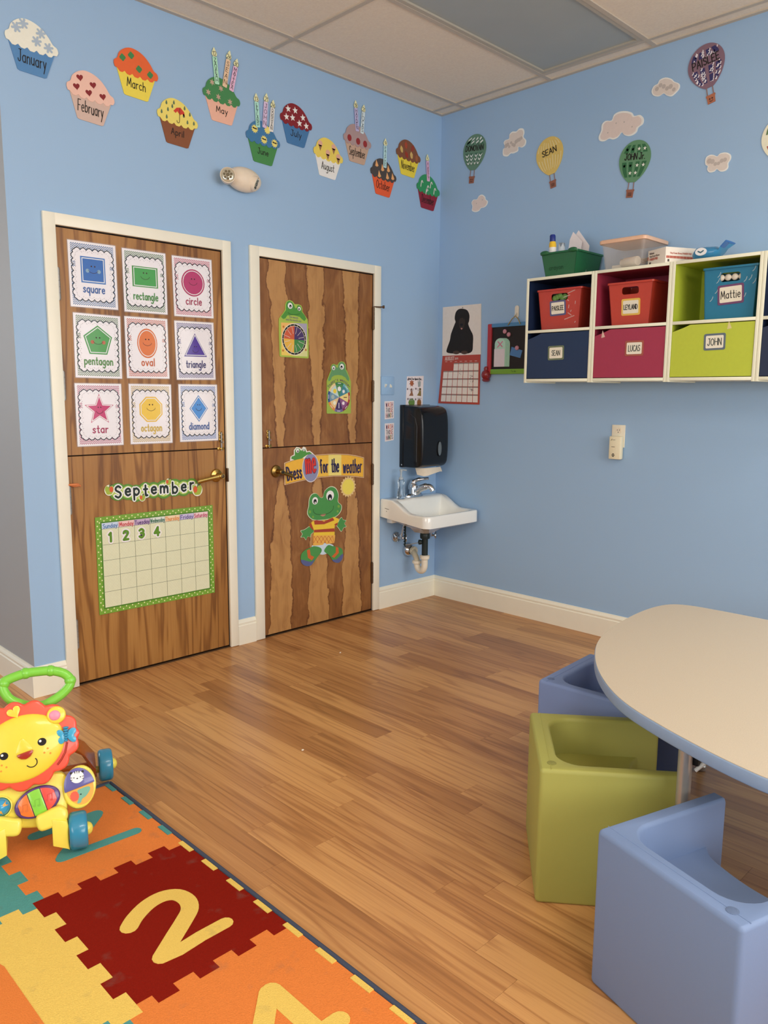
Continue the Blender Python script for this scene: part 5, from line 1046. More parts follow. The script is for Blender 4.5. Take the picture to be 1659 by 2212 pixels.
for i in range(4):
    y0 = .888+i*UW+.0006; y1 = y0+UW-.0012; col = UNITC[i]; w = .0145
    t = thing('shelf_unit', ['navy blue two-tier wall shelf unit next to the magnet board', 'maroon two-tier wall shelf unit with a red bin', 'lime green two-tier wall shelf unit with a blue bin', 'dark navy wall shelf unit cropped at the picture edge'][i], 'shelf unit', RIGHT.P((y0+y1)/2, CZ0), 'coloured shelf units on the side wall')
    for nm, a in (('side_panel', (y0, y0+w, CZ0, CZ1)), ('side_panel', (y1-w, y1, CZ0, CZ1)), ('top_panel', (y0+w, y1-w, CZ1-w, CZ1)), ('bottom_panel', (y0+w, y1-w, CZ0+.006, CZ0+.006+w)), ('middle_shelf', (y0+w, y1-w, CS-w/2, CS+w/2))):
        G().pbox(RIGHT, *a, .0005, CD).build(nm, EDGE, t, bevel=.001)
    lin_ = M(col, .45); e = .0006
    for z0, z1 in ((CZ0+.006+w, CS-w/2), (CS+w/2, CZ1-w)):
        g = G(); a0, a1 = y0+w+e, y1-w-e; z0 += e; z1 -= e; D = CD-.003
        g.add([RIGHT.P(a, z, d) for d in (.004, D) for z in (z0, z1) for a in (a0, a1)], [(0, 1, 3, 2), (0, 2, 6, 4), (1, 5, 7, 3), (2, 3, 7, 6), (0, 4, 5, 1)])
        g.build('coloured_lining', lin_, t, recalc=False)
    # lower door with a cut finger corner
    a0, a1, z0, z1 = y0+w+.002, y1-w-.002, CZ0+.006+w+.003, CS-w/2-.004
    dr = G().prism(RIGHT, [(a0, z0), (a1, z0), (a1, z1), (a0+.085, z1), (a0+.055, z1-.012), (a0, z1-.030)], CD-.018, CD-.003).build('door_panel', M(['#1e3150', '#99334a', '#afbb3b', '#222c44'][i], .42), t)
    if tags_[i]:
        nme, bc, u, zc, nw_, nh_ = tags_[i]; name_tag(dr, RIGHT.sub([1.087, 1.533, 1.925][i], [1.567, 1.575, 1.590][i]), .098, .074, bc, nme, [.050, .060, .062][i], [.026, .028, .030][i], CD-.0028, [.02, .0, .02][i], '#3c4440')
    if i in (1, 2):
        pt = at(RIGHT, *[(0, 0), (1302, 722), (1575, 702)][i], CD); G().flat(RIGHT, [(pt[0]-.009, pt[1]-.018), (pt[0]+.012, pt[1]-.014), (pt[0]-.003, pt[1]+.020)], CD-.0025).build('chipped_paint', M('#c9aa9c' if i == 1 else '#c9bd84', .6), dr)
    SLOT.append((y0+w, y1-w))
SHZ = CS+.0145/2+.0008; TOPZ = CZ1+.0008
# ------------------------------------------------------------------ storage bins
def bin_(name, lab, cat_, cy, wt, wb, dfront, depth, z0, h, hexc, slot=True, group=None, rough=.35):
    """tapered open bin whose front faces the room; cy along the wall, dfront = distance of its front rim from the wall"""
    t = thing(name, lab, cat_, RIGHT.P(cy, z0, dfront-depth/2), group); m = M(hexc, rough, coat=.25); k = (wt-wb)/2; th = .0028
    inset = k*.8; n = 6
    lean = math.atan2(inset, h); FP = PL(RIGHT.P(cy, z0, dfront-inset), RIGHT.u, Vector((RIGHT.n*math.sin(lean)+RIGHT.v*math.cos(lean))), Vector((RIGHT.n*math.cos(lean)-RIGHT.v*math.sin(lean)))); hl = h/math.cos(lean)
    hw = lambda b: (wb+(wt-wb)*b/hl)/2
    if slot:
        out = [(x/(wt/2)*hw(y), y) for x, y in rrect(wt/2, hl/2, .0015, n, 0, hl/2)]; sl = rrect(wt*.19, hl*.085, hl*.06, n, 0, hl*.80)
        # same count, rotated so that corners match
        G().band(FP, out, sl, -th, 0).build('front_wall', m, t, smooth=40)
    else: G().prism(FP, [(-wb/2, 0), (wb/2, 0), (wt/2, hl), (-wt/2, hl)], -th, 0).build('front_wall', m, t)
    A = lambda a, z, d: RIGHT.P(cy+a, z0+z, d); df0, df1 = dfront-inset, dfront; db0, db1 = dfront-depth+inset, dfront-depth
    for s in (-1, 1):
        g = G(); v = [A(s*wb/2, 0, df0), A(s*wb/2, 0, db0), A(s*wt/2, h, db1), A(s*wt/2, h, df1)]; v2 = [p-RIGHT.u*s*th for p in v]
        g.add(v+v2, [(0, 1, 2, 3), (7, 6, 5, 4), (0, 4, 5, 1), (1, 5, 6, 2), (2, 6, 7, 3), (3, 7, 4, 0)]); g.build('side_wall', m, t)
    g = G(); v = [A(-wb/2, 0, db0), A(wb/2, 0, db0), A(wt/2, h, db1), A(-wt/2, h, db1)]; v2 = [p+RIGHT.n*th for p in v]; g.add(v+v2, [(0, 1, 2, 3), (7, 6, 5, 4), (0, 4, 5, 1), (1, 5, 6, 2), (2, 6, 7, 3), (3, 7, 4, 0)]); g.build('back_wall', m, t)
    g = G(); v = [A(-wb/2, 0, df0), A(wb/2, 0, df0), A(wb/2, 0, db0), A(-wb/2, 0, db0)]; g.add(v+[p+RIGHT.v*.003 for p in v], [(0, 1, 2, 3), (7, 6, 5, 4), (0, 4, 5, 1), (1, 5, 6, 2), (2, 6, 7, 3), (3, 7, 4, 0)]); g.build('base', m, t)
    RP = PL(RIGHT.P(cy, z0+h, (df1+db1)/2), RIGHT.u, RIGHT.n*-1, RIGHT.v); G().band(RP, rrect(wt/2+.007, (df1-db1)/2+.007, .012, 5), rrect(wt/2-.003, (df1-db1)/2-.003, .008, 5), -.008, .001).build('rim', m, t, smooth=40)
    return t, FP, hl
def bsize(tl, trr, bl, br, d): 
    q = [at(RIGHT, *p, d) for p in (tl, trr, bl, br)]; return q
q = bsize((1164, 637), (1258, 628), (1175, 711), (1251, 706), .255)
t, FP, hl = bin_('storage_bin', 'red bin with clear tape and leaves showing at its slot, navy unit', 'bin', (q[0][0]+q[1][0])/2, q[1][0]-q[0][0], q[3][0]-q[2][0]+.012, .262, .22, SHZ, .208, '#b03a2c', True, 'tapered storage bins in the shelf units')
name_tag(t, FP.sub(-.010, hl*.53), .098, .078, '#4d4f78', 'PAISLEE', .070, .022, .0006, .03)
g = G(); rnd = random.Random(2)
for k in range(9): g.ribbon(FP, [(.045+rnd.uniform(-.02, .05), hl*(.15+.09*k)), (.05+rnd.uniform(-.02, .05), hl*(.15+.09*k)+rnd.uniform(.004, .02))], .004, .0009)
g.build('shiny_tape', M('#e6c9c0', .1, coat=1, alpha=.55), t, recalc=False)
W_L = M('#5e8440', .6); bx_ = FP.P(-.006, hl*.80, -.012); g = G()
for k in range(5): c = bx_+RIGHT.u*(.045*(k/4-.5)*1.4)+RIGHT.v*(.006*((k*7) % 3-1)); g.ell(c, RIGHT.u*.017, RIGHT.n*.006, RIGHT.v*.016, 8, 6)
g.build('soft_contents', W_L, t, smooth=80)
g = G()
for k in range(6): c = RIGHT.P((q[0][0]+q[1][0])/2+(k/5-.5)*.19, SHZ+.198+.012*((k*5) % 3)/2, .15+.02*(k % 2)); g.ell(c, RIGHT.u*.032, RIGHT.n*.05, RIGHT.v*.014, 8, 6)
g.build('crumpled_wrap', M('#b9a59a', .25, alpha=.8), t, smooth=80)
q = bsize((1316, 625), (1412, 615), (1330, 698), (1407, 694), .255)
t, FP, hl = bin_('storage_bin', 'red bin with a yellow-edged name tag, maroon unit', 'bin', (q[0][0]+q[1][0])/2, q[1][0]-q[0][0], q[3][0]-q[2][0]+.01, .262, .22, SHZ, .206, '#b5402c', True, 'tapered storage bins in the shelf units')
name_tag(t, FP.sub(.004, hl*.42), .100, .080, '#d9b34c', 'LEYLAND', .072, .022, .0006)
q = bsize((1521, 602), (1640, 587), (1531, 686), (1634, 678), .255)
t, FP, hl = bin_('storage_bin', 'teal blue bin with a purple-edged name tag, lime green unit', 'bin', min((q[0][0]+q[1][0])/2, SLOT[2][1]-(q[1][0]-q[0][0])/2-.010), q[1][0]-q[0][0]-.004, q[3][0]-q[2][0]+.006, .262, .22, SHZ, .228, '#27708f', True, 'tapered storage bins in the shelf units')
name_tag(t, FP.sub(.006, hl*.47), .116, .086, '#6b3f63', 'Mattie', .086, .034, .0006, .05)
g = G(); c = FP.P(0, hl*.80, -.012)
for k in range(4): g.ell(c+RIGHT.u*(.030*(k-1.5)), RIGHT.u*.016, RIGHT.n*.006, RIGHT.v*.015, 8, 6)
g.build('clear_contents', M('#cfc6b4', .2), t, smooth=80)
g = G()
for k in range(10): a_ = rnd.uniform(-.09, .10); b_ = hl*rnd.uniform(.1, .9); g.ribbon(FP, cat([(a_, b_), (a_+.008, b_+.008), (a_+.012, b_+.020)], 2, False), .0028, .0009)
g.build('shiny_tape', M('#cfe0e6', .1, coat=1, alpha=.6), t, recalc=False)
# ------------------------------------------------------------------ on top of the units
q0 = at(RIGHT, 1178, 553, .262); q1 = at(RIGHT, 1237, 537, .262)
t, FP, hl = bin_('storage_bin', 'dark green bin full of papers on top of the navy unit', 'bin', (q0[0]+q1[0])/2+.006, .215, .175, .270, .25, TOPZ, .122, '#1a5a34', False, None)
gcx = (q0[0]+q1[0])/2+.006
for s in (-1, 1): G().ell(RIGHT.P(gcx+s*.085, TOPZ+.122, .275), RIGHT.u*.028, RIGHT.n*.010, RIGHT.v*.012, 12, 8).build('grip_lip', M('#1a5a34', .35, coat=.25), t, smooth=60)
g = G(); text(g, FP, 'crayon', -.02, hl*.34, .003, width=.085, size=.022, d=.0006); g.build('faint_writing', M('#0f4023', .5), t, recalc=False)
gl = thing('glue_bottle', 'yellow glue stick with dark blue cap sticking out of the green bin', 'glue', RIGHT.P(gcx-.075, TOPZ+.006, .235))
b = RIGHT.P(gcx-.060, TOPZ+.006, .232); ax = Vector((0, .035, 1)).normalized()
G().lathe(b, ax, [(.017, 0), (.019, .004), (.019, .165), (.015, .178), (0, .178)], 20).build('body', M('#e0b52f', .35), gl, smooth=40)
G().lathe(b+ax*.178, ax, [(.0145, 0), (.0155, .004), (.0155, .030), (.012, .036), (0, .037)], 20).build('cap', M('#1c2f7a', .35), gl, smooth=40)
G().lathe(b, ax, [(.0193, .098), (.0194, .100), (.0194, .146), (.0193, .148)], 20).build('label', M('#e2dcd8', .4), gl, smooth=40)
for k, (dy, dz, an, lab) in enumerate(((.030, .245, .12, 'white paper sheet with a pointed corner, nearer the glue in the green bin'), (.060, .250, .42, 'white folded paper standing tallest in the green bin'))):
    PP = PL(RIGHT.P(gcx+dy, TOPZ+.005, .20-.05*k), RIGHT.u, Vector((.12*(1-k), 0, 1)).normalized(), RIGHT.n)
    pts = [(-.035, .0), (.045, .0), (.050, .17), (-.010, .228), (-.026, .19)] if k == 0 else [(-.05, 0), (.030, 0), (.046, .150), (-.022, .235), (-.058, .19)]
    tag(G().prism(PP, pts, 0, .0012).build('paper_sheet', M('#d9d2d2', .7)), lab, 'paper', 'papers standing in the green bin')
tag(G().add([RIGHT.P(gcx-.03+.018*math.cos(a), TOPZ+.155+.022*(i % 2)+h_, .20+.018*math.sin(a)) for h_ in (-.1, 0) for i, a in enumerate([k*PI/5 for k in range(10)])], [(i, (i+1) % 10, 10+(i+1) % 10, 10+i) for i in range(10)]+[tuple(range(10, 20))]).build('plastic_bag', M('#d5dbe0', .15, alpha=.45, coat=.5), smooth=60), 'clear crumpled plastic bag beside the papers in the green bin', 'bag')
# clear tub with peach lid
c0 = at(RIGHT, 1297, 585, .25); c1 = at(RIGHT, 1362, 572, .25); tcy = c0[0]+.118
t = thing('storage_tub', 'clear plastic tub with a peach lid on top of the maroon unit', 'tub', RIGHT.P(tcy, TOPZ, .14))
CLR = M('#d9cfc6', .12, alpha=.15, coat=.5, var=0)
def tubring(hx, hy, z, r=.018): return [RIGHT.P(tcy+x, z, .142+y) for x, y in rrect(hx, hy, r, 5)]
G().loft([tubring(.100, .098, TOPZ+.001), tubring(.104, .102, TOPZ+.006), tubring(.118, .118, TOPZ+.135), tubring(.122, .121, TOPZ+.137), tubring(.115, .115, TOPZ+.134), tubring(.101, .099, TOPZ+.007)], (True, True)).build('tub_body', CLR, t, smooth=50)
G().loft([tubring(.126, .124, TOPZ+.128), tubring(.127, .125, TOPZ+.142), tubring(.122, .120, TOPZ+.147), tubring(.10, .10, TOPZ+.147)], (True, True)).build('lid', M('#e3b597', .35, alpha=.93), t, smooth=50)
tag(G().lathe(RIGHT.P(tcy+.02, TOPZ+.035, .21), (.25, 1, 0), [(.022, -.05), (.023, -.045), (.023, .03), (.018, .036), (.018, .05), (0, .05)], 18).build('white_bottle', M('#d8cfbf', .4), smooth=40), 'white bottle lying inside the clear tub', 'bottle')
tag(G().box(-.20, -.12, -tcy+.01, -tcy+.085, TOPZ+.008, TOPZ+.030).build('white_packet', M('#cfcabd', .5), bevel=.004), 'white flat packet lying inside the clear tub', 'packet')
g = G(); rnd = random.Random(8)
for k in range(26): g.tube([RIGHT.P(tcy+rnd.uniform(-.085, .085), TOPZ+.05+rnd.uniform(-.012, .012), .10+rnd.uniform(-.05, .05)), RIGHT.P(tcy+rnd.uniform(-.085, .085), TOPZ+.055+rnd.uniform(-.012, .012), .10+rnd.uniform(-.05, .05))], .003, 5)
tag(g.build('craft_string', M('#a2937f', .7)), 'tangle of grey craft string inside the clear tub', 'string', None, 'stuff')
# glove box and wipes pack
g0, g1 = at(RIGHT, 1390, 570, .285), at(RIGHT, 1438, 563, .285)
t = thing('glove_box', 'white vinyl exam glove box with red band on the shelf top', 'box', RIGHT.P(1.62, TOPZ, .20))
fx_ = at3(RIGHT, 1437, 562, .283); fx_.z = TOPZ
uA = Vector((.46, .888, 0)).normalized(); uB = Vector((.888, -.46, 0)).normalized()        # short end towards the corner, long side along the wall
w1, w2, hb_ = .135, .250, .073
G().add([fx_+uA*a*w1+uB*b*w2+Vector((0, 0, z)) for z in (0, hb_) for b in (0, 1) for a in (0, 1)], [(0, 2, 3, 1), (4, 5, 7, 6), (0, 1, 5, 4), (2, 6, 7, 3), (0, 4, 6, 2), (1, 3, 7, 5)]).build('carton', M('#e0d6c9', .5), t, bevel=.0015)
PE = PL(fx_+uA*w1, -uA, Vector((0, 0, 1)), -uB); PS = PL(fx_, uB, Vector((0, 0, 1)), -uA)
g = G(); text(g, PE, 'McKesson', .030, .058, .0022, width=.034, size=.0075, d=.0006); text(g, PE, 'Vinyl Exam Gloves', .052, .044, .0018, width=.075, size=.008, d=.0006); g.build('grey_print', M('#6d5d57', .5), t, recalc=False)
g = G(); text(g, PE, 'POWDER FREE', .046, .030, .0026, width=.062, size=.009, d=.0006); text(g, PS, 'Vinyl Exam Gloves POWDER FREE', .085, .046, .0015, width=.12, size=.007, d=.0006)
for k in range(9): g.flat(PS, [(.004+.019*k, .022), (.004+.019*k+.018, .022), (.004+.019*k+.018, .033), (.004+.019*k, .033)], .0005)
g.flat(PE, [(.0, .028), (.006, .028), (.006, .044), (0, .044)], .0005); g.build('red_print', M('#b0604f', .5), t, recalc=False)
g = G(); g.flat(PE, [(.012, .006), (.026, .006), (.026, .018), (.012, .018)], .0005); g.flat(PS, [(.012, .006), (.022, .006), (.022, .017), (.012, .017)], .0005)
for k in range(5): g.ribbon(PS, [(.190, .018), (.178+.006*k, .044+.004*(2-abs(k-2)))], .0034, .0007)
g.flat(PS, circ(.190, .016, .009, n=10), .0007); g.build('hand_picture', M('#4a423c', .5), t, recalc=False)
t = thing('wipes_pack', 'blue soft pack of wipes with a crimped end on the lime unit', 'wipes', RIGHT.P(1.87, TOPZ, .17))
wa, wb_ = at3(RIGHT, 1500, 562, .20), at3(RIGHT, 1568, 545, .20); wa.z = wb_.z = TOPZ; L = (wb_-wa)
rings = []
for u, hy, hz, zc in ((.02, .012, .012, .014), (.06, .045, .022, .024), (.16, .055, .030, .031), (.45, .055, .030, .031), (.72, .050, .028, .030), (.86, .040, .014, .034), (.94, .046, .004, .050), (1.10, .056, .0025, .068)):
    c = wa+L*u; rings.append([c+Vector((hy*math.cos(a), 0, zc+hz*math.sin(a))) for a in [2*PI*k/16 for k in range(16)]])
G().loft(rings).build('pack', M('#2c7aa6', .22, coat=.5), t, smooth=70)
G().loft([[p+Vector((-.0004, 0, 0)) for p in rings[6]], rings[7], [p+(L*.03)+Vector((0, 0, .004)) for p in rings[7]]]).build('crimped_end', M('#215fa5', .25, coat=.5), t, smooth=70)
pk = PL(wa+L*.37+Vector((-.0575, 0, .034)), RIGHT.u, RIGHT.v, RIGHT.n); G().prism(pk, circ(0, 0, .026, .017, n=20), -.006, .0008).build('white_logo_patch', M('#dfe3e0', .4), t); g = G(); g.ribbon(pk, [(-.012, .002), (.0, -.004), (.012, .003)], .006, .0012); g.build('logo_mark', M('#35606e', .5), t)
# ================================================================== kidney table and cube chairs
LAMT = M('#b3a58f', .42, var=.16, scale=420, bump=.05); RIMT = M('#7f93ad', .42)
near = [(-.984, -3.35), (-.984, -2.90), (-.984, -2.48), (-.988, -2.30), (-1.003, -2.19), (-1.057, -2.132), (-1.18, -2.113), (-1.348, -2.122), (-1.527, -2.150), (-1.668, -2.194), (-1.80, -2.263), (-1.914, -2.344), (-2.015, -2.440), (-2.083, -2.531), (-2.136, -2.637), (-2.173, -2.726), (-2.202, -2.806), (-2.222, -2.877), (-2.232, -2.935), (-2.222, -3.01), (-2.17, -3.085), (-2.07, -3.13), (-1.95, -3.165), (-1.85, -3.24), (-1.82, -3.35)]
half = cat(near, 5, False); full = half+[(x, -6.7-y) for x, y in half[-2:0:-1]]
t = thing('kidney_table', 'beige kidney-shaped classroom table with blue-grey edge', 'table', (-1.65, -3.35, 0))
TP = FLOOR.sub(0, 0)
G().prism(TP, full, .5155, .5495).build('core', RIMT, t, bevel=.004, smooth=50)
ins = []
for i, (x, y) in enumerate(full):
    a, b = Vector(full[i-1]), Vector(full[(i+1) % len(full)]); d = (b-a).normalized(); ins.append((x-.0022*d.y, y+.0022*d.x))
ar = sum(full[i-1][0]*full[i][1]-full[i][0]*full[i-1][1] for i in range(len(full)))
if ar < 0: ins = [(2*x-u, 2*y-v) for (x, y), (u, v) in zip(full, ins)]
G().prism(TP, ins, .5488, .5503).build('tabletop', LAMT, t)
CRM = M('#a9a39b', .3, metal=.55)
def table_leg(x, y):
    g = G(); g.lathe((x, y, 0), (0, 0, 1), [(.016, 0), (.018, .004), (.018, .016), (.0125, .02), (.0125, .17), (.0165, .175), (.0175, .18), (.0175, .515)], 20); g.lathe((x, y, .5105), (0, 0, 1), [(.045, 0), (.045, .004), (0, .005)], 20)
    g.build('leg', CRM, t, smooth=40)
legs = [(-2.057, -2.676), (-1.18, -2.36), (-1.18, -4.34), (-2.057, -4.024)]
for q in legs: table_leg(*q)
x, y = legs[0]
G().box(x+.010, x+.026, y-.028, y-.010, .432, .516).build('brace_bracket', BLACK, t, bevel=.002)
G().tube([(x+.014, y-.020, .418), (x+.036, y-.040, .444), (x+.075, y-.075, .490)], .0052, 8).build('brace_rod', M('#c9c4ba', .35), t, smooth=40)
def cube_chair(A, ex, ey, hexc, plug, lab, logo=False, s=.38):
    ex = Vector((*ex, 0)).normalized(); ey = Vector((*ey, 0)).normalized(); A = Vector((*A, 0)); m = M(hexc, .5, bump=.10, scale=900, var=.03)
    t = thing('cube_chair', lab, 'chair', A+ex*s/2+ey*s/2, 'plastic cube chairs around the table')
    P = PL(A, ex, ey, (0, 0, 1)); r = .012; w, b = .040, .052; ri = .066
    def outl(k):
        o = arc(r, r, r-k, PI, 1.5*PI, 4)+arc(s-r, r, r-k, 1.5*PI, 2*PI, 4)                                   # back corners
        o = [(x, y) for x, y in o]
        o += arc(s-r*.7, s-r*.7, r*.7-k, 0, PI/2, 3)+arc(s-w+r*.7, s-r*.7, r*.7-k, PI/2, PI, 3)               # first arm end
        o += arc(s-w-ri, b+ri, ri+k, 0, -PI/2, 7)+arc(w+ri, b+ri, ri+k, -PI/2, -PI, 7)                        # inner back corners
        o += arc(w-r*.7, s-r*.7, r*.7-k, 0, PI/2, 3)+arc(r*.7, s-r*.7, r*.7-k, PI/2, PI, 3)
        return o
    rings = []
    for z, k in ((0, .006), (.003, .002), (.009, 0), (s-.011, 0), (s-.004, .0022), (s-.0005, .0062), (s, .008)): rings.append([P.P(x, y, z) for x, y in outl(min(k, .0078))])
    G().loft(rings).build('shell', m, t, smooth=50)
    def seatline(d, zz):  # plan of the seat with a hollowed front edge
        f_ = [(s-w+.004, s-.055-d*.3), (s-w-.02, s-.075-d), (s-w-.06, s-.09-d), (s/2, s-.1-d), (w+.06, s-.09-d), (w+.02, s-.075-d), (w-.004, s-.055-d*.3)]
        return [P.P(x, y, zz) for x, y in [(w-.004, b-.004), (s-w+.004, b-.004)]+cat(f_, 4, False)]
    G().loft([seatline(.02, s-.158), seatline(.004, s-.154), seatline(0, s-.144), seatline(0, s-.122), seatline(.003, s-.114), seatline(.010, s-.111)]).build('seat', m, t, smooth=50)
    px, py = plug
    G().lathe(P.P(px, py, s-.0005), (0, 0, 1), [(.0125, 0), (.0125, .0012), (.011, .0018), (0, .0014)], 20).build('plug_disc', M(hexc, .65, bump=.6, scale=400, var=.12, k=.85), t, smooth=40)
    g = G(); g.tube([P.P(.004, .030, s+.0003), P.P(s-.004, .030, s+.0003)], .0007, 6)
    g.build('mould_seam', M(hexc, .4, k=1.4), t)
    if logo:
        Q = PL(P.P(.12, b, .335), ex, (0, 0, 1), ey); g = G()
        for k in range(3): a = k*2*PI/3+PI/2; g.ribbon(Q, [(.020*math.cos(a+.3), .017*math.sin(a+.3)), (.020*math.cos(a+2*PI/3-.3), .017*math.sin(a+2*PI/3-.3))], .006, .0012, d0=0)
        g.build('recycling_mark', M(hexc, .5, k=1.4), t)
    return t
cube_chair((-2.253, -2.380), (.777, .629), (.629, -.777), '#95934a', (.040, .034), 'lime green cube chair beside the table leg')
cube_chair((-2.399, -2.632), (-.292, -.956), (.956, -.292), '#6a7d9e', (.335, .030), 'light blue cube chair nearest the camera')
cube_chair((-1.707, -1.999), (.997, .072), (.072, -.997), '#6c7da3', (.036, .030), 'light blue cube chair behind the lime one, with a recycling mark', True)
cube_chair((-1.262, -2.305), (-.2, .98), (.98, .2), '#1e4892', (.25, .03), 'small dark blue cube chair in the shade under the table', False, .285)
# ================================================================== puzzle rug
RUGB = M('#3b4252', .9, bump=.8, scale=500)
def pile(h):
    """cut pile with a few worn-in grey stains"""
    if ('pile', h) in _M: return _M['pile', h]
    m = M(h, .95, bump=1.0, scale=330, var=.16, spec=.1).copy(); N, L = m.node_tree.nodes, m.node_tree.links; b = N['Principled BSDF']; src = b.inputs['Base Color'].links[0].from_socket
    tc = N.new('ShaderNodeTexCoord'); nz = N.new('ShaderNodeTexNoise'); nz.inputs['Scale'].default_value = 17; nz.inputs['Detail'].default_value = 5; L.new(tc.outputs['Object'], nz.inputs['Vector'])
    r = ramp(N, [(.62, (0, 0, 0, 1)), (.80, (.34, .34, .34, 1))]); L.new(nz.outputs['Fac'], r.inputs[0])
    mx = N.new('ShaderNodeMix'); mx.data_type = 'RGBA'; L.new(r.outputs[0], mx.inputs['Factor']); L.new(src, mx.inputs['A']); mx.inputs['B'].default_value = (.16, .13, .10, 1); L.new(mx.outputs['Result'], b.inputs['Base Color'])
    _M['pile', h] = m; return m
ORG_, RED_, YEL, TEAL = '#cf7638', '#781609', '#d8b45a', '#4d8a84'
RX, RT = -2.784, -.990
t = thing('puzzle_rug', 'puzzle rug of orange, red, yellow and teal numbered squares', 'rug', (-3.5, -2.2, 0))
G().box(-5.2, RX-.003, -3.6, RT-.003, .001, .0075).build('backing', M('#6a5a48', .95), t)
g = G(); g.tube([(RX+.004, RT, .0078), (RX+.004, -3.6, .0078)], .0075, 8); g.tube([(RX, RT, .0085), (-5.2, RT, .0085)], .0085, 8); g.build('bound_edge', RUGB, t, smooth=80)
colx = [RX-.004, -3.208, -3.712, -4.216, -4.72, -5.2]; rowy = [RT-.004, -1.4835, -1.9955, -2.505, -3.015, -3.55]
def teeth_h(x0, x1, y, ph=0):   # x0 > x1: from right to left
    pts = []; n = max(2, round(abs(x0-x1)/.0505)); st = (x1-x0)/n
    for k in range(n): o = .015 if (k+ph) % 2 else -.015; pts += [(x0+st*k, y+o), (x0+st*(k+1), y+o)]
    return pts
def teeth_v(y0, y1, x, ph=0):
    pts = []; n = max(2, round(abs(y0-y1)/.0628)); st = (y1-y0)/n
    for k in range(n): o = .015 if (k+ph) % 2 else -.015; pts += [(x+o, y0+st*k), (x+o, y0+st*(k+1))]
    return pts
cols_ = [[ORG_, TEAL, RED_, YEL, ORG_], [RED_, YEL, ORG_, TEAL, YEL], [ORG_, TEAL, YEL, RED_, TEAL], [YEL, RED_, TEAL, ORG_, RED_], [RED_, TEAL, ORG_, YEL, ORG_]]
HL = {}; VL = {}
for i in range(5):
    for j in range(6): HL[i, j] = [(colx[i], rowy[j]), (colx[i+1], rowy[j])] if j in (0, 5) else teeth_h(colx[i], colx[i+1], rowy[j], 0 if j != 1 else 0)
for i in range(6):
    for j in range(5): VL[i, j] = [(colx[i], rowy[j]), (colx[i], rowy[j+1])] if i in (0, 5) else teeth_v(rowy[j], rowy[j+1], colx[i], 0)
def xs(L1, L2):  # join two border runs at the corner
    return L1+L2
for j in range(5):
    for i in range(5):
        top, left, botm, right = HL[i, j], VL[i+1, j], HL[i, j+1], VL[i, j]
        # clip the runs so that they meet: corners are shared points
        c = lambda a, b: (b[0], a[1])
        poly = top[:]
        poly[0] = (right[0][0], top[0][1]); poly[-1] = (left[0][0], top[-1][1])
        bb = botm[::-1]; bb[0] = (left[-1][0], bb[0][1]); bb[-1] = (right[-1][0], bb[-1][1])
        L_ = left[1:-1]; R_ = right[::-1][1:-1]
        G().prism(FLOOR, poly+L_+bb+R_, .0070, .0105+.0002*(i % 2)+.0004*(j % 2)).build('puzzle_square', pile(cols_[j][i]), t)
# tabs of colour along the bound edge and the numerals
for j, col in enumerate((TEAL, YEL, YEL, YEL, TEAL)):
    y0, y1 = rowy[j], rowy[j+1]; n = 8; st = (y1-y0)/n
    for k in range(n):
        if k % 2 == (0 if j == 0 else 0): G().prism(FLOOR, [(RX-.0185, y0+st*k), (RX-.0035, y0+st*k), (RX-.0035, y0+st*(k+1)), (RX-.0185, y0+st*(k+1))], .008, .0126).build('edge_tab', pile(col), t)
z6 = Z(0, 1660, .48222)
NK = [0]
def numeral(pts, w, h, name='numeral', conv=True):
    NK[0] += 1
    q = [at(FLOOR, *z6(*p), .011) for p in pts] if conv else pts
    g = G(); g.ribbon(FLOOR, q, w, .0118+.00022*(NK[0] % 3), d0=.008); g.build(name, pile(h), t)
two = cat([(578, 712), (605, 668), (660, 612), (725, 575), (790, 566), (838, 590), (850, 630), (825, 680), (785, 745)], 4, False)
numeral(two+[(725, 845)], .046, YEL); numeral([(725, 848), (800, 815), (900, 752), (1010, 692)], .040, YEL)
numeral([(-3.095, -1.150), (-2.905, -1.155)], .042, TEAL, conv=False); numeral([(-2.91, -1.162), (-3.075, -1.315)], .042, TEAL, conv=False); numeral([(-3.085, -1.322), (-2.862, -1.335)], .034, TEAL, conv=False)
numeral([(-2.955, -2.155), (-2.955, -2.44)], .048, YEL, conv=False); numeral([(-2.962, -2.155), (-3.12, -2.32), (-2.90, -2.325)], .046, YEL, conv=False)
numeral([(-3.43, -1.66), (-3.43, -1.93)], .140, ORG_, conv=False)
numeral([(-3.55, -1.10), (-3.40, -1.10), (-3.52, -1.36)], .045, YEL, conv=False)
numeral([(-3.6, -2.15), (-3.4, -2.2), (-3.45, -2.4)], .045, ORG_, conv=False)
# crumbs on the floor
for (px, py), lab in (((735, 1411), 'tiny white crumb on the floor in front of the dark door'), ((654, 1622), 'tiny white crumb on the open floor nearer the rug')):
    p = at3(FLOOR, px, py); tag(G().ell(p+Vector((0, 0, .0035)), (.006, 0, 0), (0, .004, 0), (0, 0, .0035), 8, 5).build('crumb', M('#d9cdb8', .8), smooth=80), lab, 'crumb')
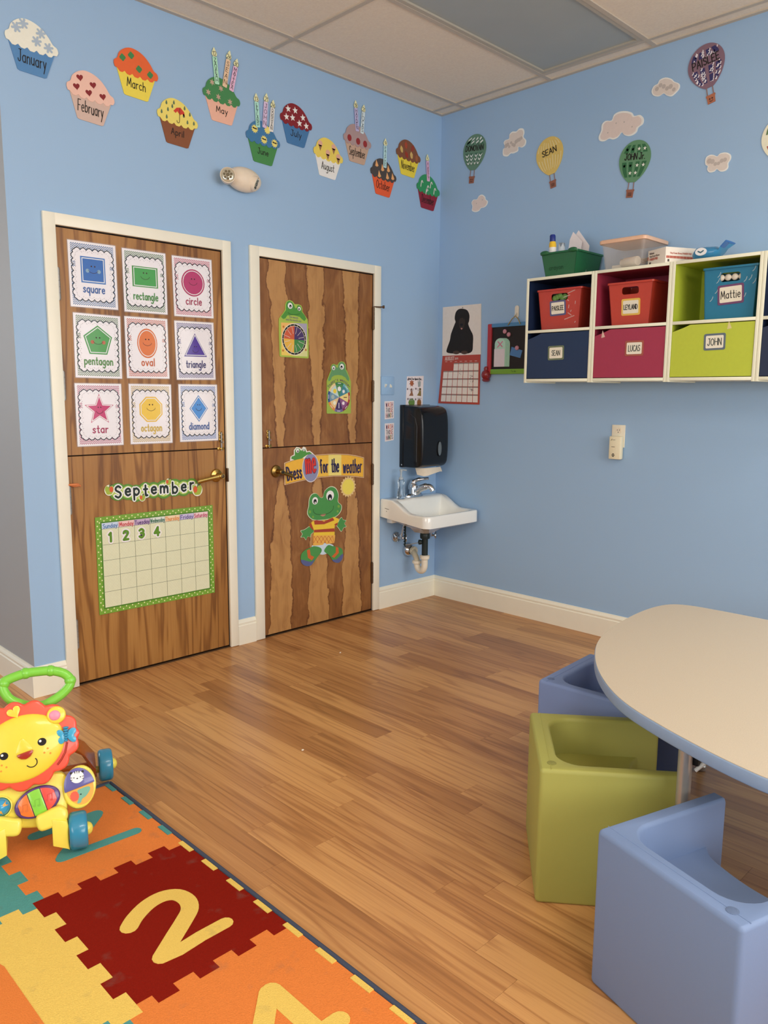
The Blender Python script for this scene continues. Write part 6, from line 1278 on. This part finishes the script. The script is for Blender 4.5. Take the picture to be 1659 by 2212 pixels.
# ================================================================== lion push walker
wr = Vector((.93, -.366, 0)).normalized(); wb = Vector((.366, .93, 0)).normalized(); up = Vector((0, 0, 1))
WOg = Vector((-3.145, -1.254, 0)); LZ = lambda x, y, z: WOg+wr*x+wb*y+up*z
t = thing('push_walker', 'lion-faced baby push walker with green handle and blue wheels', 'toy', WOg)
YP = M('#f0c63e', .32, coat=.3); YP2 = M('#efcf52', .32, coat=.3); RP = M('#e0513a', .34, coat=.3); BLU = M('#2d7f9f', .28, coat=.4); GRN = M('#77c040', .34, coat=.3); ORB = M('#a8561c', .25, trans=.25); PUR = M('#4f2f6f', .3, coat=.4)
lean = .36; pu = (up*math.cos(lean)+wb*math.sin(lean)); pn = (wr.cross(pu)).normalized()
if pn.dot(wb) > 0: pn = -pn
PP = PL(LZ(0, .005, .06), wr, pu, pn)
z5 = Z(0, 1420, .18983)
def w2(pts, d=0): return tr(PP, z5, pts, d)
# base body
bodyp = w2([(-330, 1500), (-250, 1380), (300, 1300), (640, 1300), (745, 1345), (775, 1480), (770, 1700), (720, 1830), (600, 1900), (420, 1938), (200, 1945), (60, 1935), (-150, 1915), (-300, 1860), (-380, 1760)])
G().prism(PP, cat(bodyp, 3), -.055, .004).build('body', YP2, t, bevel=.008, smooth=45)
# mane and face
VAL = [(40, 585), (272, 543), (512, 552), (742, 655), (868, 800), (880, 915), (792, 1115), (618, 1300), (385, 1442), (110, 1475), (-130, 1440), (-320, 1290), (-400, 1080), (-370, 860), (-200, 680)]
ml = scallop(w2(VAL, .02)[::-1], .27, 7)
mo = G().prism(PP, ml, .002, .026).build('mane', RP, t, bevel=.006, smooth=45)
fc = Vector(at(PP, *z5(252, 1035), .03)); fa = -.33
r1 = (Vector(at(PP, *z5(735, 865), .03))-fc).length; r2 = (Vector(at(PP, *z5(390, 1415), .03))-fc).length
fx1 = (Vector(at(PP, *z5(738, 930), .03))-fc); ang = .30
ax1 = Vector((math.cos(ang), math.sin(ang))); ax2 = Vector((-ax1.y, ax1.x)); RA, RB, RD = .0, .0, .020
RA = abs(fx1.x)*1.02; RB = abs((Vector(at(PP, *z5(330, 645), .03))-fc).y)*.98
V3 = lambda v: PP.u*v.x+PP.v*v.y
fo = G().ell(PP.P(fc.x, fc.y, .024), V3(ax1)*RA, V3(ax2)*RB, PP.n*RD, 48, 10, 0).build('face', YP, mo, smooth=60)
def dome(a, b):
    v = Vector((a, b))-fc; q = (v.dot(ax1)/RA)**2+(v.dot(ax2)/RB)**2; return .024+RD*math.sqrt(max(0, 1-q))
def disc(g, x, y, rx, ry, h=.0014, a=0, n=18):
    c = at(PP, *z5(x, y), .04); d = dome(*c); k = .001
    s_ = (Vector(at(PP, *z5(x+50, y), .04))-Vector(c)).length/50
    g.prism(PP, circ(c[0], c[1], rx*s_, ry*s_, n=n, ang=a), d-.004, d+h); return g
eg, gg = G(), G()
for x, y in ((478, 960), (45, 1125)):
    disc(G_ := G(), x, y, 50, 46).build('eye', M('#221a14', .2, coat=.6), mo); disc(G(), x-20, y-8, 15, 15, .002).build('eye_glint', M('#eeeeea', .3), mo)
g = G()
for x, y in ((543, 1035), (505, 1084), (573, 1090), (20, 1230), (74, 1250), (12, 1298)): disc(g, x, y, 12, 12, .0008, 0, 10)
g.build('freckle', M('#d98b2c', .4), mo)
nz = [at(PP, *z5(x, y), .046) for x, y in [(186, 1118), (250, 1092), (320, 1066), (380, 1048), (372, 1085), (348, 1125), (300, 1160), (245, 1162), (208, 1145)]]
c = Vector((sum(a for a, b in nz)/9, sum(b for a, b in nz)/9)); d = dome(*c)
G().prism(PP, nz, d-.006, d+.007).build('nose', M('#9c2a1a', .2, coat=.6), mo, bevel=.003)
br = [at(PP, *z5(x, y), .044) for x, y in [(180, 1110), (205, 1000), (245, 920), (300, 950), (372, 1040), (300, 1075)]]
G().prism(PP, cat(br, 3), d-.008, d+.0015).build('muzzle_bridge', YP, mo, bevel=.002)
mp = [at(PP, *z5(x, y), .042) for x, y in [(305, 1232), (345, 1250), (390, 1240), (420, 1205), (418, 1165), (400, 1148)]]
g = G(); g.tube([PP.P(a, b, dome(a, b)+.0005) for a, b in cat(mp, 4, False)], .0014, 7); g.build('mouth', M('#2a1c12', .4), mo, smooth=60)
c = at(PP, *z5(640, 655), .03); s_ = .18983*2.35/FPX
R_ = (Vector(at(PP, *z5(640, 550), .03))-Vector(c)).length
er = G().prism(PP, circ(c[0], c[1], R_, R_*.95, n=28), .022, .036).build('ear', YP, mo, bevel=.005, smooth=45)
c2 = at(PP, *z5(622, 660), .036); G().ell(PP.P(c2[0], c2[1], .034), PP.u*R_*.62, PP.v*R_*.58, PP.n*.008, 22, 8, 0).build('inner_ear', M('#e08aa2', .35), mo, smooth=60)
c = Vector(at(PP, *z5(160, 625), .03)); G().prism(PP, rot([(x*R_*1.15, y*R_*1.15) for x, y in heart(.62)], .45, c.x, c.y), .022, .031).build('heart_button', YP, mo, bevel=.002)
bf = G()
def bw(pts): return cat([at(PP, *z5(*p), .034) for p in pts], 3)
bf.prism(PP, bw([(745, 900), (715, 840), (670, 825), (642, 850), (660, 890), (685, 905), (658, 940), (675, 980), (710, 983), (745, 940)]), .028, .036); bf.prism(PP, bw([(760, 895), (780, 830), (825, 798), (862, 808), (865, 845), (840, 885), (868, 915), (860, 955), (825, 962), (772, 925)]), .028, .036)
bo = bf.build('butterfly', M('#3a9bbf', .3, coat=.4), mo, bevel=.002)
g = G(); p0, p1 = Vector(at(PP, *z5(752, 945), .038)), Vector(at(PP, *z5(748, 800), .038))
for k in range(6): q = p0.lerp(p1, k/5); g.ell(PP.P(q.x, q.y, .036), PP.u*(.0055+.0006*k), PP.v*.0042, PP.n*.006, 10, 6)
g.build('butterfly_body', M('#2c86ab', .3, coat=.4), bo, smooth=70)
g = G(); g.tube([PP.P(*at(PP, *z5(*p), .028), .0262) for p in ((765, 965), (742, 1080), (700, 1160), (655, 1222))], .003, 7); g.build('slide_track', M('#9c2c1c', .4), mo, smooth=60)
# piano keys, flip disc, spinner
c = Vector(at(PP, *z5(428, 1645), .012)); ex_ = Vector(at(PP, *z5(690, 1560), .012))-c; RA2 = ex_.length; a_ = math.atan2(ex_.y, ex_.x)+.13; RB2 = RA2*.66
po = G().prism(PP, circ(c.x, c.y, RA2, RB2, n=40, ang=a_), 0, .018).build('piano', PUR, t, bevel=.005, smooth=45)
ca, sa = math.cos(a_), math.sin(a_)
for u0, u1, h in ((-.93, -.36, '#d9702c'), (-.33, .30, '#7fc23c'), (.33, .93, '#d8483c')):
    L_ = [(u0+(u1-u0)*k/8) for k in range(9)]; pts = [(u, -math.sqrt(max(0, 1-u*u))) for u in L_]+[(u, math.sqrt(max(0, 1-u*u))) for u in L_[::-1]]
    pts = [(c.x+.86*(x*RA2*ca-y*RB2*sa), c.y+.86*(x*RA2*sa+y*RB2*ca)) for x, y in pts]
    ky = G().prism(PP, pts, .016, .0215).build('piano_key', M(h, .3, coat=.4), po, bevel=.0015)
    um = (u0+u1)/2*.86; q = (c.x+um*RA2*ca, c.y+um*RA2*sa); g = G(); n_ = RB2*.22
    g.ribbon(PP, [(q[0]-n_*.6, q[1]-n_), (q[0]-n_*.6, q[1]+n_*.8), (q[0]+n_*.7, q[1]+n_), (q[0]+n_*.7, q[1]-n_*.7)], .0022, .0224, d0=.021)
    for s in (-1, 1): g.prism(PP, circ(q[0]+s*n_*.7-n_*.2, q[1]-n_*.95, .0042, .0032, n=10), .021, .0224)
    g.build('music_note', M(h, .4, k=1.0), po, bevel=0)
cd_ = Vector(at(PP, *z5(908, 1475), .014)); RW = (Vector(at(PP, *z5(1095, 1440), .014))-cd_).length*1.0; RH = (Vector(at(PP, *z5(930, 1228), .014))-cd_).length
do = G().prism(PP, circ(cd_.x, cd_.y, RW, RH, n=36, ang=-.12), -.012, .014).build('flip_disc', YP2, t, bevel=.006, smooth=45)
def half_el(k, up_, a=.22):
    o = []
    for i in range(19):
        th = PI*i/18*(1 if up_ else -1); x, y = k*RW*math.cos(th), k*RH*math.sin(th)*(1 if True else 1); o.append((cd_.x+x*math.cos(a)-y*math.sin(a), cd_.y+x*math.sin(a)+y*math.cos(a)))
    return o
fl_ = G().prism(PP, half_el(.93, True), .014, .021).build('flap', M('#5c5894', .3, coat=.4), do, bevel=.0015)
G().prism(PP, half_el(.82, False), .012, .0155).build('lower_picture', M('#e2a044', .35, coat=.4), do)
tc_ = Vector(at(PP, *z5(878, 1362), .022)); rt = (Vector(at(PP, *z5(955, 1350), .022))-tc_).length
G().prism(PP, circ(tc_.x, tc_.y, rt, rt*.92, n=24), .0205, .0222).build('tiger_face', M('#e9e6df', .4), do)
g = G()
for s in (-1, 1):
    g.flat(PP, circ(tc_.x+s*rt*.48, tc_.y-rt*.05, rt*.09, n=10), .0226)
    for k in range(2): g.flat(PP, [(tc_.x+s*rt*.98, tc_.y+rt*(.1-.35*k)), (tc_.x+s*rt*.62, tc_.y+rt*(.0-.35*k)), (tc_.x+s*rt*.95, tc_.y+rt*(-.06-.35*k))], .0226)
    g.flat(PP, [(tc_.x+s*rt*.42, tc_.y+rt*.85), (tc_.x+s*rt*.30, tc_.y+rt*.45), (tc_.x+s*rt*.22, tc_.y+rt*.90)], .0226)
    g.flat(PP, circ(tc_.x+s*rt*.85, tc_.y+rt*.72, rt*.2, n=12), .0216)
g.flat(PP, [(tc_.x-rt*.08, tc_.y+rt*.95), (tc_.x+rt*.08, tc_.y+rt*.95), (tc_.x, tc_.y+rt*.42)], .0226); g.flat(PP, circ(tc_.x, tc_.y-rt*.22, rt*.13, rt*.09, n=10), .0226)
g.build('tiger_marks', M('#2a2626', .5), do, recalc=False)
G().prism(PP, cat([at(PP, *z5(*p), .016) for p in [(880, 1520), (930, 1490), (985, 1470), (1020, 1470), (1025, 1500), (1005, 1540), (975, 1580), (935, 1610), (920, 1650), (880, 1660), (895, 1600)]], 3), .0150, .0166).build('elephant', M('#6fa58e', .4), do)
ec = Vector(at(PP, *z5(850, 1582), .016)); re = (Vector(at(PP, *z5(895, 1575), .016))-ec).length; G().prism(PP, scallop(circ(ec.x, ec.y, re, re*1.2, n=12), .3, 4), .0155, .0174).build('elephant_ear', M('#dd5a42', .4), do)
c = at(PP, *z5(920, 1557), .017); G().flat(PP, circ(c[0], c[1], re*.2, n=10), .0172).build('elephant_eye', M('#1d2a26', .4), do)
c = Vector(at(PP, *z5(8, 1705), .012)); rs = (Vector(at(PP, *z5(140, 1690), .012))-c).length
so_ = G().band(PP, circ(c.x, c.y, rs, n=32), circ(c.x, c.y, rs*.86, n=32), 0, .012).build('spinner_ring', YP2, t, bevel=.002)
G().ell(PP.P(c.x, c.y, .004), PP.u*rs*.85, PP.v*rs*.85, PP.n*.030, 28, 10, 0).build('spinner_ball', M('#3391ba', .25, coat=.5), so_, smooth=60)
for k in range(3):
    a = k*2*PI/3+.5; g = G(); L1 = [(u, a-.32) for u in (.35, .5, .65, .82)]+[(u, a+.32) for u in (.82, .65, .5, .35)]
    g.add([PP.P(c.x+rs*.85*u*math.cos(v), c.y+rs*.85*u*math.sin(v), .0048+.030*math.sqrt(1-u*u)) for u, v in L1], [(i, i+1, 6-i, 7-i) for i in range(3)]); g.build('spinner_patch', M('#e0a148', .3, coat=.4), so_, recalc=False)
# front bumper feet, axle fenders, wheels, rear legs, handle
bp_ = cat([(405, 1850), (430, 1800), (500, 1768), (620, 1705), (700, 1692), (758, 1730), (776, 1790), (760, 1850), (690, 1895), (600, 1940), (480, 1982), (425, 1945)], 3)
g1 = G().prism(PP, tr(PP, z5, bp_, .04), .0, .044); g2 = G(); g2.f = list(g1.f); g2.v = [LZ(-((p-WOg).dot(wr)), (p-WOg).dot(wb), (p-WOg).z) for p in g1.v]
for g in (g1, g2): g.build('foot_bumper', YP2, t, bevel=.010, seg=3, smooth=50)
HX, RXX = .118, .225
def wheel(x, y, r, w):
    c = LZ(x, y, r+.0005 if y > .2 and x < 0 else r+.0134); s = 1 if x > 0 else -1; ax = wr*s
    wo = G().lathe(c-ax*w/2, ax, [(r*.55, .004), (r*.86, 0), (r*.96, w*.08), (r, w*.22), (r, w*.78), (r*.96, w*.92), (r*.86, w), (r*.5, w*.98), (0, w*.98)], 36).build('wheel', BLU, t, smooth=50)
    G().ell(c+ax*w*.49, wr.cross(up)*r*.36, up*r*.36, ax*.016, 20, 8, 0).build('hub_cap', YP2, wo, smooth=60)
wheel(.13, 0, .0535, .050); wheel(-.13, 0, .0535, .050); wheel(.232, .405, .0535, .046); wheel(-.232, .405, .0535, .046)
for s in (-1, 1):
    G().loft([[LZ(s*a, yy, zz) for a, yy, zz in q] for q in ([(.06, -.035, .05), (.06, .05, .05), (.06, .05, .125), (.06, -.02, .125)], [(.10, -.04, .035), (.10, .045, .035), (.10, .045, .115), (.10, -.03, .115)], [(.104, -.035, .028), (.104, .03, .028), (.104, .03, .10), (.104, -.03, .10)])]).build('axle_fender', YP2, t, bevel=.013, smooth=45)
    g = G(); g.loft([[LZ(s*x, y, z) for x, y, z in q] for q in ([(.12, .10, .27), (.14, .10, .27), (.14, .13, .30), (.12, .13, .30)], [(.15, .20, .21), (.165, .20, .20), (.165, .24, .235), (.15, .24, .24)], [(.182, .33, .095), (.198, .33, .09), (.198, .385, .13), (.182, .385, .135)], [(.185, .38, .038), (.202, .38, .038), (.202, .43, .06), (.185, .43, .06)])])
    g.build('rear_leg', ORB, t, bevel=.004, smooth=45)
    G().tube([LZ(s*.18, .405, .054), LZ(s*.215, .405, .054)], .012, 12).build('axle_stub', YP2, t, smooth=50)
G().tube([LZ(-.19, .385, .085), LZ(.19, .385, .085)], .010, 10).build('rear_crossbar', ORB, t, smooth=60)
G().prism(PP, w2([(-100, 1300), (500, 1200), (560, 900), (400, 640), (100, 640), (-150, 800), (-200, 1100)]), -.06, .004).build('upright_back', YP2, t, bevel=.01, smooth=45)
HN = [(30, 300), (42, 385), (110, 475), (215, 525), (330, 552), (470, 548), (560, 515), (690, 430), (785, 330), (800, 262), (760, 205), (690, 170), (575, 152), (430, 162), (290, 182), (160, 225), (70, 265)]
hp = [PP.P(*at(PP, *z5(*p), -.02), -.02) for p in HN]
HP = [tuple(p) for p in hp]
def cat3(pts, n=4):
    out = []; m = len(pts)
    for i in range(m):
        a, b, c_, d = [Vector(pts[(i+k) % m]) for k in (-1, 0, 1, 2)]
        for k in range(n): q = k/n; out.append(.5*((2*b)+(c_-a)*q+(2*a-5*b+4*c_-d)*q*q+(3*b-a-3*c_+d)*q**3))
    return out
ho = G().tube(cat3(HP), .0142, 14, closed=True).build('handle', GRN, t, smooth=70)
for x, y in ((575, 152), (290, 182), (800, 262), (42, 300)):
    q = at(PP, *z5(x, y), -.02); G().ell(PP.P(q[0], q[1], -.02), PP.u*.0172, PP.v*.0172, PP.n*.0172, 14, 10).build('bamboo_knob', GRN, ho, smooth=70)
G().tube([PP.P(*at(PP, *z5(330, 552), -.02), -.02), PP.P(*at(PP, *z5(300, 800), -.02), -.03)], .014, 12).tube([PP.P(*at(PP, *z5(470, 548), -.02), -.02), PP.P(*at(PP, *z5(420, 800), -.02), -.03)], .014, 12).build('handle_stem', GRN, t, smooth=70)

# lettering, lines and dots printed together in one layer
for o in bpy.data.objects:
    if o.parent and o.name.split('.')[0] in ('white_fleck', 'zigzag', 'navy_panel', 'date_bars', 'day_squares', 'white_stripes', 'dark_panel', 'white_star', 'polka_dots', 'pale_dots', 'chevron_border', 'dotted_line', 'rim_segments', 'grey_blotches', 'weekday_names', 'grid_lines', 'shiny_tape', 'white_dots', 'pen_scribble', 'soft_contents', 'crumpled_wrap'): o['kind'] = 'stuff'
